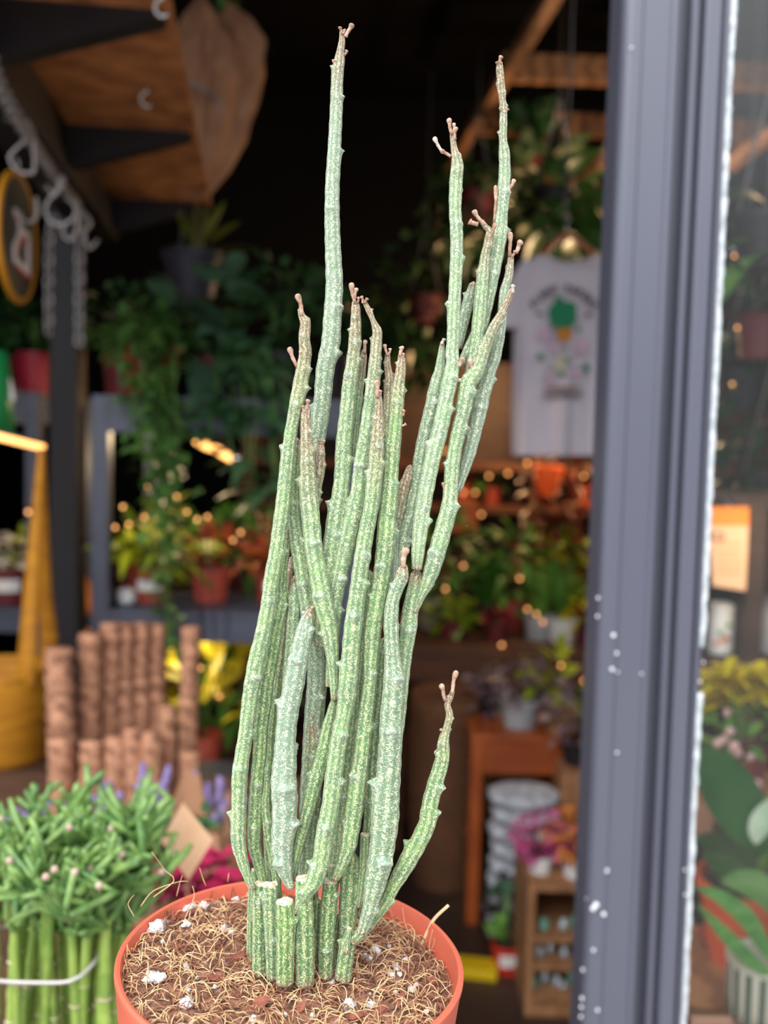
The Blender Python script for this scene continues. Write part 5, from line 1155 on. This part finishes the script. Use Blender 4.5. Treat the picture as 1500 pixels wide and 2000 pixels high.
# stack of grey things between the table and the crate
gm = mat('pale_grey_stone', (222, 226, 234), (168, 172, 184), 30, .85, bump=.3)
sxx, syy = X(1028, 1640, 2.78), 2.82
for k in range(9):
    z = .045*k; zt3 = 0
    hz = .040; c = V(sxx+rg.uniform(-.006, .006), syy, .0+k*.052); mb = MB(); r = .105
    mb.lathe(c, [(0, 0), (r*.76, 0), (r*.78, .018), (r*.98, .026), (r*1.02, .036), (r*1.0, .046), (r*.9, .050), (r*.8, .0515), (0, .0515)], 26, 1, .85, .05, 9)
    o = meshobj('stone_planter_ring', mb, gm, None, True, c)
    tag(o, ['pale grey tray at the bottom of the stack under the orange table front', 'second grey tray from the bottom of the pale stack', 'third grey tray from the bottom of the pale stack', 'fourth grey tray from the bottom of the pale stack', 'middle grey tray of the nine in the pale stack', 'fourth grey tray from the top of the pale stack', 'third grey tray from the top of the pale stack', 'second grey tray from the top of the pale stack', 'topmost grey tray of the pale stack below the orange table apron'][k], 'tray', 'stack of pale grey trays')
    o.name = 'tray'
# ------------------------------------------------------------------ crates, heathers, floor items at right
cx0 = X(1022, 1850, 2.5); czt = Z(1080, 1708, 2.5)
cr = thing('shelf_crate', 'upright wooden crate used as a small shelf, at the foot of the door frame', 'crate', V(cx0+.16, 2.55, 0))
cx1 = cx0+.34; cy0, cy1 = 2.44, 2.72
for x in (cx0+.009, cx1-.009): part('side_board', boxm((x, (cy0+cy1)/2, czt/2), (.018, cy1-cy0, czt)), crate_wood, cr, smooth=False)
part('top_board', boxm(((cx0+cx1)/2, (cy0+cy1)/2, czt-.009), (cx1-cx0-.037, cy1-cy0, .018)), crate_wood, cr, smooth=False)
part('bottom_board', boxm(((cx0+cx1)/2, (cy0+cy1)/2, .015), (cx1-cx0-.037, cy1-cy0, .03)), crate_wood, cr, smooth=False)
part('back_board', boxm(((cx0+cx1)/2, cy1-.006, czt/2), (cx1-cx0-.037, .012, czt-.05)), crate_wood, cr, smooth=False)
lev = [Z(1080, y, 2.5) for y in (1925, 1868, 1815)]
for z in lev: part('shelf', boxm(((cx0+cx1)/2, (cy0+cy1)/2-.006, z-.006), (cx1-cx0-.04, cy1-cy0-.03, .012)), crate_wood, cr, smooth=False)
teal = mat('sea_green_glass', (96, 160, 134), (130, 180, 160), 20, .2, spec=.8); glassy = mat('silver_glass', (200, 206, 212), None, rough=.12, metal=.6)
k = 0
for zi, pxs in ((lev[2], ((1058, 'teal'), (1122, 'teal'), (1096, 's'))), (lev[1], ((1052, 's'), (1074, 's'), (1100, 's'), (1130, 's'))), (lev[0], ((1040, 'teal'), (1066, 's'), (1088, 's'), (1118, 'teal'))), (.03, ((1046, 'teal'), (1070, 'teal'), (1100, 's'), (1126, 's')))):
    for j, (px_, m_) in enumerate(pxs):
        c = V(X(px_, 1850, 2.52), 2.50+.02*(j % 2), zi); mb = MB(); r = .014; mb.lathe(c, [(0, 0), (r, 0), (r*1.1, .012), (r*.9, .022), (r*.55, .027), (r*.62, .031), (0, .031)], 14)
        lvl = {0: 'third', 1: 'second', 2: 'top', 3: 'lowest'}[[2, 1, 0, 3][[lev[2], lev[1], lev[0], .03].index(zi)]]
        lvl = ['top', 'second', 'third', 'lowest'][[lev[2], lev[1], lev[0], .03].index(zi)]
        o = meshobj('glass_jar', mb, teal if m_ == 'teal' else glassy, None, True, c)
        tag(o, ('sea-green' if m_ == 'teal' else 'silvery')+' little jar on the '+lvl+' shelf of the crate, '+['first', 'second', 'third', 'fourth'][j]+' from the left', 'jar', 'little jars in the upright crate')
small_pot(1054, 2.52, czt, .036, .048, white_m, 'pink heather in a small white pot on the upright crate', fl_pink, 300, .022, .015, (.085, .06, .07), 'lance', None, True)
small_pot(1124, 2.50, czt, .040, .055, white_m, 'orange-yellow heather in a small white pot on the upright crate', fl_oran, 300, .022, .015, (.085, .06, .075), 'lance')
oc = thing('small_crate', 'small wooden crate standing behind the pink heather', 'crate', V(X(1125, 1600, 2.75), 2.86, 0))
ocx = X(1146, 1550, 2.80); oz0, oz1 = Z(1120, 1600, 2.78), Z(1120, 1502, 2.78)
for kk in range(3): part('front_slat', boxm((ocx, 2.79, oz0+.02+kk*(oz1-oz0-.01)/3), (.16, .010, (oz1-oz0)/3-.006)), crate_wood, oc, smooth=False)
part('body', boxm((ocx, 2.87, (oz1-.012)/2), (.15, .13, oz1-.012)), crate_wood, oc, smooth=False)
small_pot(1126, 2.87, oz1-.012, .05, .06, black_steel, 'dark-leaved plant in a black pot on the small crate by the frame', leaf_pu, 90, .05, .03, (.10, .07, .10), 'ovate')
rp = small_pot(988, 2.66, 0, .045, .085, mat('scarlet_pot', (200, 50, 34), None, rough=.5), 'red pot with white tag and tall green stem on the floor beside the upright crate', leaf_lt, 16, .07, .03, (.05, .05, .03), 'lance', None, True)
mb = MB(); c = V(X(992, 1700, 2.66), 2.66, .08); top = P3(990, 1745, 2.66); mb.tube([c, top], .007, 8); part('tall_stem', mb, stem_gr, rp)
mb = MB()
for kk in range(12): mb.leaf(top, rdir(rg, rg.uniform(.2, 1)), .07, .022, .4, 'lance')
part('top_leaves', mb, leaf_bl, rp)
dk = thing('dark_foliage_pot', 'dark purple foliage plant on the floor behind the red pot', 'potted plant', V(X(1000, 1750, 2.83), 2.74, 0))
c = V(X(1008, 1750, 2.74), 2.76, 0); dk.location = tuple(c); OFF[dk] = c
pot_parts(dk, c, .05, .04, .09, mat('slate_pot', (60, 74, 78), None, rough=.5)); mb = MB(); bush(mb, c+V(-.01, 0, .17), (.07, .05, .09), 70, .05, .03, rg); part('leaves', mb, mat('dark_purple_leaf', (52, 38, 44), (36, 28, 32), 12, .5), dk)
yb = thing('yellow_plank', 'bright yellow board lying on the floor between the pot and the red pot', 'board', atz(930, 1885, 0))
a, b = atz(880, 1880, .015), atz(972, 1896, .015); mb = MB(); mb.bar(a-V(.10, -.0, 0), b, .075, .03); part('board', mb, yellow_board, yb, smooth=False, bevel=.004)
# ------------------------------------------------------------------ seen through the pane at the far right
rg = random.Random(71)
tw = 1.95
bk = thing('wooden_pigeonhole', 'dark wooden cubby shelf behind the window pane at the right edge', 'shelf', (X(1440, 1200, tw)+.1, tw+.1, 0))
x_l, x_m, x_r = X(1360, 1200, tw), X(1472, 1200, tw), X(1600, 1200, tw); z_b, z_t = Z(1440, 1290, tw), Z(1440, 965, tw); z_mid = Z(1440, 1160, tw)
for x in (x_l, x_m, x_r): part('upright', boxm((x, tw+.1, z_t/2), (.035, .2, z_t)), dark_wood, bk, smooth=False)
for z in (z_t-.015, z_b-.015): part('shelf_plank', boxm(((x_l+x_r)/2, tw+.1, z), (x_r-x_l-.03, .195, .03)), dark_wood, bk, smooth=False)
part('back_panel', boxm(((x_l+x_r)/2, tw+.205, z_t/2), (x_r-x_l, .012, z_t)), dark_wood, bk, smooth=False)
# notice
nt_ = thing('paper_notice', 'tan paper notice with orange header behind the window pane', 'notice', P3(1425, 1070, 1.9))
def ppoly(name, pts, m, d, root):
    c = P3(sum(p[0] for p in pts)/len(pts), sum(p[1] for p in pts)/len(pts), d); mb = MB()
    mb.prism([(q[0]-c[0], q[2]-c[2]) for q in [P3(a, b, d) for a, b in pts]], c, (1, 0, 0), (0, 0, 1), .0015); return part(name, mb, m, root, smooth=False)
ppoly('header', [(1388, 990), (1463, 990), (1462, 1027), (1386, 1027)], mat('orange_print', (244, 138, 34), None), 1.9, nt_)
ppoly('sheet', [(1386, 1027), (1462, 1027), (1456, 1154), (1392, 1144)], mat('tan_sheet', (232, 186, 150), None), 1.9, nt_)
for yy in (1060, 1075, 1088, 1102, 1116): ppoly('printed_line', [(1400, yy), (1450, yy), (1450, yy+2.4), (1400, yy+2.4)], mat('print_tan%d' % yy, (196, 146, 112), None), 1.897, nt_)
mb = MB(); c = P3(1402, 1048, 1.896); mb.tube([c+V(math.cos(a)*.012, 0, math.sin(a)*.008) for a in np.linspace(0, 6.283, 14)[:-1]], .0015, 5, closed=True); part('printed_emblem', mb, pk, nt_)
mb = MB(); p_ = P3(1426, 990, 1.905); mb.tube([p_, V(p_[0], tw+.0, z_t-.005)], .002, 5); part('hanging_cord', mb, galv, nt_)
# mug
mg = thing('printed_mug', 'white mug with small floral print in the cubby behind the pane', 'mug', V(X(1408, 1265, 2.0), 2.0, z_b))
c = V(X(1410, 1265, 2.0), 2.02, z_b); hm = Z(1410, 1178, 2.02)-z_b; rm = 27*2.02/FPX
mb = MB(); mb.lathe(c, [(0, 0), (rm*.94, 0), (rm, .006), (rm, hm-.002), (rm*.97, hm), (rm*.92, hm-.004), (rm*.9, .008), (0, .008)], 28); part('mug_body', mb, white_m, mg)
mb = MB(); mb.tube([c+V(rm*.95+.012*math.sin(t)*1.3, .0, hm*(.25+.5*t/math.pi)) for t in np.linspace(0, math.pi, 9)], .0045, 7); part('handle', mb, white_m, mg)
for (dx, dz_, m_) in ((-.006, .45, leaf_md), (.006, .34, fl_red), (-.012, .25, orange_pot), (.008, .6, leaf_lt), (-.002, .3, fl_oran)):
    mb = MB(); mb.blob(V(c[0]+dx, c[1]-math.sqrt(rm*rm-dx*dx), c[2]+hm*dz_), .0065, rg, .2, 8, 5, (1, .2, 1)); part('print_motif', mb, m_, mg)
gj = thing('grey_jar', 'grey-white jar at the right edge of the cubby behind the pane', 'jar', V(X(1508, 1280, 2.0), 2.02, z_b))
c = V(X(1508, 1280, 2.02), 2.02, z_b); mb = MB(); mb.lathe(c, [(0, 0), (.03, 0), (.032, .01), (.032, .085), (.024, .1), (.026, .11), (0, .11)], 24); part('jar_body', mb, grey_pot, gj); mb = MB(); mb.lathe(c+V(0, 0, .1105), [(0, 0), (.027, 0), (.027, .012), (0, .014)], 20, close=True); part('jar_lid', mb, galv, gj)
# yellow flowers
yf = thing('yellow_flowers', 'pot of bright yellow flowers below the cubby behind the pane', 'flowers', V(X(1440, 1420, 1.62), 1.62, 0))
st_z = Z(1440, 1560, 1.62)
sd = thing('plant_step', 'wooden plant step behind the window pane, holding the yellow flowers', 'plant stand', (.68, 1.66, 0))
part('step_top', boxm((.72, 1.67, st_z-.012), (.56, .20, .024)), crate_wood, sd, smooth=False)
for x in (.48, .96):
    for y in (1.59, 1.75): part('leg', boxm((x, y, (st_z-.024)/2), (.03, .03, st_z-.024)), crate_wood, sd, smooth=False)
c = V(X(1440, 1420, 1.62), 1.62, st_z); yf.location = tuple(c); OFF[yf] = c
pot_parts(yf, c, .055, .042, .085, maroon_pot)
mb = MB()
for (a, b) in ((1395, 1312), (1420, 1304), (1450, 1318), (1478, 1312), (1402, 1336), (1436, 1338), (1470, 1336), (1392, 1362), (1500, 1325), (1490, 1345), (1380, 1330), (1404, 1375), (1410, 1322), (1432, 1314), (1462, 1330), (1420, 1350), (1450, 1352), (1486, 1322), (1398, 1348), (1440, 1326), (1478, 1354), (1416, 1366)):
    q = P3(a, b, 1.60+rg.uniform(-.02, .03))
    for k in range(5): mb.leaf(q, V(math.cos(k*1.26), rg.uniform(-.4, .2), .35*math.sin(k*1.26)+.1), .030, .026, .2, 'round')
part('petals', mb, leaf_ye, yf)
mb = MB(); bush(mb, V(c[0], c[1], c[2]+.13), (.085, .06, .055), 80, .045, .018, rg, 'lance'); part('leaves', mb, leaf_md, yf)
mb = MB()
for k in range(8): mb.tube([V(c[0], c[1], c[2]+.07), V(c[0]+rg.uniform(-.05, .05), c[1]+rg.uniform(-.03, .03), c[2]+.2)], .0018, 5)
part('stems', mb, stem_gr, yf)
pf = thing('blush_flowers', 'small blush-pink flower heads between yellow flowers and the large glossy leaf', 'flowers', V(X(1430, 1500, 1.54), 1.54, st_z))
c = V(X(1432, 1500, 1.57), 1.575, st_z); pf.location = tuple(c); OFF[pf] = c
pot_parts(pf, c, .03, .024, .05, terra_dull)
mb, m2 = MB(), MB()
for (a, b, r) in ((1426, 1428, 9), (1402, 1452, 10), (1435, 1460, 11), (1466, 1478, 8), (1442, 1470, 9), (1414, 1445, 8), (1480, 1530, 9), (1420, 1392, 7)):
    q = P3(a, b, 1.56); mb.blob(q, r*1.56/FPX, rg, .25, 9, 7); m2.tube(catmull([V(c[0], c[1], c[2]+.045), (q+c)/2+V(0, 0, .03), q], .02), .0014, 5)
part('flower_heads', mb, pinkish, pf); part('stems', m2, stem_gr, pf)
# dieffenbachia leaf etc.
dfz = .62
df = thing('dieffenbachia', 'plant with a large glossy dark green leaf behind the pane at right', 'potted plant', V(X(1490, 1730, 1.45), 1.45, 0))
c = V(X(1492, 1700, 1.46), 1.46, 0)
ls = thing('pot_stand', 'wooden stand behind the pane under the orange pot and the ribbed pot', 'plant stand', (.72, 1.36, 0))
zs2 = Z(1390, 1990, 1.27)
part('stand_top', boxm((.78, 1.34, zs2-.015), (.72, .38, .03)), pine, ls, smooth=False)
for x in (.46, 1.1):
    for y in (1.18, 1.50): part('leg', boxm((x, y, (zs2-.03)/2), (.035, .035, zs2-.03)), pine, ls, smooth=False)
c = V(X(1474, 1700, 1.43), 1.43, zs2); df.location = tuple(c); OFF[df] = c
ph_ = Z(1460, 1716, 1.43)-zs2
pot_parts(df, c, .085, .06, ph_, orange_pot)
def big_leaf(mb, pts, W_, d0, d1, cup=.18):
    P = catmull([P3(a, b, d0+(d1-d0)*i/(len(pts)-1)) for i, (a, b) in enumerate(pts)], .006); n = len(P); vs = []; fs = []
    for i, p in enumerate(P):
        t = i/(n-1); w_ = W_*(math.sin(math.pi*min(1, .06+t*.94))**.75); T_ = nrm(P[min(i+1, n-1)]-P[max(i-1, 0)]); x = nrm(np.cross(T_, V(0, -1, .5))); nn_ = np.cross(x, T_)
        if nn_[1] > 0: nn_ = -nn_
        for q in (-1, -.5, 0, .5, 1): vs.append(p+x*q*w_/2+nn_*cup*abs(q)*w_*.5)
    for i in range(n-1):
        for k in range(4): a = i*5+k; fs.append((a, a+1, a+6, a+5))
    mb.add(vs, fs)
glossy = mat('glossy_leaf', (40, 92, 50), (58, 112, 60), 8, .22, spec=.7); glossy2 = mat('striped_leaf', (128, 190, 100), (78, 146, 72), 14, .25, spec=.7, stretch=(1, 1, 3)); pale_v = mat('variegated_patch', (206, 222, 200), (150, 190, 150), 14, .35)
mb = MB(); big_leaf(mb, [(1345, 1470), (1385, 1505), (1430, 1560), (1475, 1620), (1505, 1665)], .085, 1.30, 1.36); part('glossy_leaf', mb, glossy, df)
mb = MB(); big_leaf(mb, [(1515, 1560), (1498, 1590), (1482, 1620), (1476, 1650)], .035, 1.325, 1.335, .05); part('pale_leaf_tip', mb, pale_v, df)
mb = MB(); big_leaf(mb, [(1360, 1640), (1400, 1652), (1450, 1680), (1500, 1720)], .05, 1.40, 1.42); big_leaf(mb, [(1372, 1665), (1410, 1690), (1450, 1720), (1500, 1750)], .04, 1.39, 1.40); part('lower_leaves', mb, leaf_dk, df)
mb = MB()
for q in (P3(1505, 1665, 1.36), P3(1500, 1720, 1.42), P3(1498, 1560, 1.34)): mb.tube(catmull([V(c[0], c[1], zs2+ph_-.01), (q+c+V(0, 0, ph_))/2+V(.02, 0, .05), q], .02), .005, 7)
part('stalks', mb, stem_gr, df)
bb = thing('brown_board', 'plain brown cardboard panel behind the glossy leaf', 'panel', P3(1400, 1650, 1.53))
mb = MB(); mb.prism([(q[0]-P3(1410, 1610, 1.53)[0], q[2]-P3(1410, 1610, 1.53)[2]) for q in [P3(1360, 1565, 1.53), P3(1400, 1580, 1.53), P3(1445, 1655, 1.53), P3(1358, 1640, 1.53)]], P3(1410, 1610, 1.53), (1, 0, 0), (0, 0, 1), .004); part('panel', mb, mat('cardboard', (170, 122, 98), (150, 106, 84), 9, .85), bb, smooth=False)
mb = MB(); q_ = P3(1400, 1600, 1.537); mb.bar(V(q_[0], 1.5, zs2), V(q_[0], 1.528, q_[2]), .02, .008); part('support_stick', mb, dark_wood, bb, smooth=False)
# ribbed pot with strap leaves
rpd = 1.28; c = V(X(1492, 1900, rpd), rpd, zs2); rpt = Z(1492, 1868, rpd)
rb3 = thing('ribbed_pot_plant', 'cream and green ribbed pot with striped strap leaves, lower right corner', 'potted plant', c)
rr_ = 72*rpd/FPX; hh = rpt-zs2; mb = MB(); N_ = 96; vs = []; fs = []
prof_ = [(.80, 0), (.9, .02), (.97, .3), (1.0, .8), (1.0, .94)]
for (q, t) in prof_:
    for k in range(N_): a = 2*math.pi*k/N_; g = 1-.075*max(0, math.cos(a*16))**.5*(1 if .02 < t < .93 else .0); vs.append(c+V(q*rr_*g*math.cos(a), q*rr_*g*math.sin(a), t*hh))
for i in range(len(prof_)-1):
    for k in range(N_): fs.append((i*N_+k, i*N_+(k+1) % N_, (i+1)*N_+(k+1) % N_, (i+1)*N_+k))
fs.append(tuple(range(N_))[::-1])
mb.add(vs, fs); po3 = part('pot', mb, mat('cream_glaze', (226, 222, 206), None, rough=.4), rb3)
mb = MB()
for k in range(16):
    a = 2*math.pi*k/16; ax_ = V(-math.sin(a), math.cos(a), 0); rdv = V(math.cos(a), math.sin(a), 0)
    mb.bar(c+rdv*rr_*.895+V(0, 0, hh*.06), c+rdv*rr_*.945+V(0, 0, hh*.90), rr_*.16, .006, upv=rdv)
o = part('green_grooves', mb, mat('green_glaze', (62, 92, 74), None, rough=.4), rb3, smooth=False); o['kind'] = 'stuff'
mb = MB(); mb.lathe(c+V(0, 0, hh*.94), [(rr_*.99, -.004), (rr_*1.04, 0), (rr_*1.04, hh*.06), (rr_*.93, hh*.06), (rr_*.9, -.02)], 48); part('pot_rim', mb, MATS['cream_glaze'], rb3)
mb = MB(); mb.lathe(c+V(0, 0, hh*.8), [(.001, .006), (rr_*.9, 0)], 24); part('soil', mb, soil_m, rb3)
mb = MB(); big_leaf(mb, [(1508, 1880), (1462, 1800), (1412, 1756), (1358, 1732)], .026, 1.25, 1.20); big_leaf(mb, [(1512, 1910), (1470, 1880), (1420, 1830), (1360, 1765)], .020, 1.24, 1.19); part('strap_leaves', mb, glossy2, rb3)
mb = MB(); big_leaf(mb, [(1530, 1790), (1490, 1740), (1450, 1722), (1408, 1722)], .04, 1.27, 1.30); big_leaf(mb, [(1515, 1890), (1540, 1800), (1580, 1760)], .04, 1.27, 1.3); part('back_leaves', mb, leaf_md, rb3)
# maroon tall planter and brown timber at the bottom
tp_ = thing('red_planter', 'tall brick-red planter standing behind the ribbed pot', 'planter', V(X(1400, 1900, 1.46), 1.47, zs2))
c = V(X(1402, 1900, 1.46), 1.47, zs2); h5 = Z(1400, 1830, 1.46)-zs2; mb = MB(); mb.lathe(c, [(0, 0), (.025, 0), (.032, h5), (.028, h5), (.02, .02), (0, .02)], 24); part('planter_body', mb, mat('brick_red', (146, 52, 44), None, rough=.5), tp_)
sl = thing('wooden_slat_panel', 'brown wooden panel edge right of the door frame, low behind the pane', 'panel', V(X(1362, 1900, 1.58), 1.70, 0))
part('board', boxm((X(1358, 1900, 1.30)+.01, 1.36, .44), (.045, .02, .88)), mat('panel_wood', (132, 100, 84), (110, 84, 70), 6, .7), sl, smooth=False)
sl.location = (X(1358, 1900, 1.30)+.01, 1.36, 0)
sl.children[0].location = (0, 0, 0)
# hanging vines and red flowers higher up behind the pane
for (px_, py_, d, rad, lf, n, L_, W_, shp, lab) in [(1500, 470, 2.0, (.05, .06, .10), leaf_md, 14, .13, .07, 'lance', 'green hanging leaf at the right edge behind the pane'),
                                                 (1450, 760, 2.7, (.18, .12, .30), leaf_dk, 190, .07, .035, 'ovate', 'dark trailing plant hanging above the notice behind the pane'),
                                                 (1500, 960, 2.45, (.10, .09, .22), leaf_dk, 120, .06, .03, 'lance', 'dark foliage at the right edge beside the notice behind the pane')]:
    hang_plant('hanging_plant', lab, px_, py_, d, rad, lf, n, L_, W_, shp, black_steel)
po_t = thing('red_poinsettia', 'red-leaved hanging plant behind the pane at the right edge', 'hanging plant', P3(1490, 600, 2.3))
c = P3(1490, 600, 2.3); pot_parts(po_t, c-V(0, 0, .12), .06, .045, .10, maroon_pot); mb = MB()
for k in range(9): mb.leaf(c+V(0, 0, -.02), V(math.cos(k*.7), math.sin(k*.7), .3), .11, .045, .3, 'lance')
part('red_leaves', mb, fl_red, po_t); mb = MB(); mb.tube([c+V(0, 0, -.02), V(c[0], c[1], ZB)], .002, 5); part('hanger_wire', mb, galv, po_t)
go = thing('glass_bauble_cluster', 'cluster of clear glass baubles hanging behind the pane', 'ornament', P3(1455, 495, 2.6))
c = P3(1457, 495, 2.6)
for (dx, dz_) in ((-.03, .01), (-.012, .02), (.008, .018), (.028, .012), (-.022, -.012), (0, -.004), (.018, -.012), (.036, -.004), (-.006, -.026), (.012, -.03)):
    mb = MB(); mb.blob(c+V(dx, rg.uniform(-.02, .02), dz_), .0085, rg, 0, 12, 9); part('bauble', mb, mat('bauble%d' % int(dx*1000+dz_*77777), (225, 232, 240), None, rough=.08, metal=.75), go)
mb = MB(); mb.tube([c, V(c[0], c[1], ZB)], .0015, 5); part('cord', mb, galv, go)
# ------------------------------------------------------------------ fairy lights, and glowing beads for leaf highlights
def fairy(lab, wire_pts, glow_pts, r=.006):
    t = thing('fairy_lights_and_glints', lab, 'string lights', wire_pts[0]); mb = MB(); mb.tube(catmull(wire_pts, .04), .0014, 4); part('wire', mb, black_steel, t)
    for b in glow_pts: m_ = MB(); m_.blob(b, r, rg, 0, 8, 6); part('bulb', m_, bulb_glint_m, t)  # on the steel rack shelf these are beads for leaf highlights, not bulbs
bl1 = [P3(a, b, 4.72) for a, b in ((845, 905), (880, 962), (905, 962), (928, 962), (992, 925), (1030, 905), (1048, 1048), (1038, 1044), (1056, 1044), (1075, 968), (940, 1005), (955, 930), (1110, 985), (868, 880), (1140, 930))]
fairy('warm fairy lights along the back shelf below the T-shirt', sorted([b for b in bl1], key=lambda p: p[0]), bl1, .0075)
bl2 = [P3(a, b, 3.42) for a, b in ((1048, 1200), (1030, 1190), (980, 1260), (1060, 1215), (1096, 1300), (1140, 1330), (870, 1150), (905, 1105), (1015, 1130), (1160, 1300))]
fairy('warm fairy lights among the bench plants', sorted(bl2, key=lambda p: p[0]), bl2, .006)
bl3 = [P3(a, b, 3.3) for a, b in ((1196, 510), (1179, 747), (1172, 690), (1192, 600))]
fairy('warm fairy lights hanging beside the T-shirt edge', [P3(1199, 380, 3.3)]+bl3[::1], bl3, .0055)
bl4 = [P3(a, b, 2.27) for a, b in ((240, 990), (252, 1024), (282, 1010), (345, 970), (365, 1000), (385, 1015), (405, 1010), (225, 1030), (290, 950), (455, 1055), (470, 1040), (330, 1270), (392, 1305), (428, 1360), (320, 1235))]  # emissive beads stand in for soft orange highlights on the rack leaves
fairy('glowing beads for warm leaf highlights on the steel rack shelf', sorted(bl4, key=lambda p: p[0]), bl4, .0042)
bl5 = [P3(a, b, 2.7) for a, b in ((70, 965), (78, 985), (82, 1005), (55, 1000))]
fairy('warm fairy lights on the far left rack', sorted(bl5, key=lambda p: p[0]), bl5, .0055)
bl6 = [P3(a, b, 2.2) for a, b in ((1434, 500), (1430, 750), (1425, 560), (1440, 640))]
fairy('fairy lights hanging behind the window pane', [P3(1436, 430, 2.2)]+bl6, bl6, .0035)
# warm fill lights with no fixture, added to brighten the shop
lamp('warm_fill', (1.0, 3.9, 1.9), 15, .06)
lamp('warm_fill', (.55, 4.5, 1.75), 13, .05, (1, .58, .26))
lamp('warm_fill', (-.5, 2.55, 1.50), 2.6, .04, (1, .74, .42))
lamp('warm_fill', (-.5, 2.5, .95), .7, .04, (1, .80, .45))
lamp('warm_fill', (-1.1, 3.0, 1.40), 2.0, .04, (1, .70, .38))
lamp('warm_fill', (.75, 1.75, 1.32), 1.0, .04, (1, .66, .34))
lamp('warm_fill', (.9, 3.3, 2.6), 5, .08, (1, .74, .5))
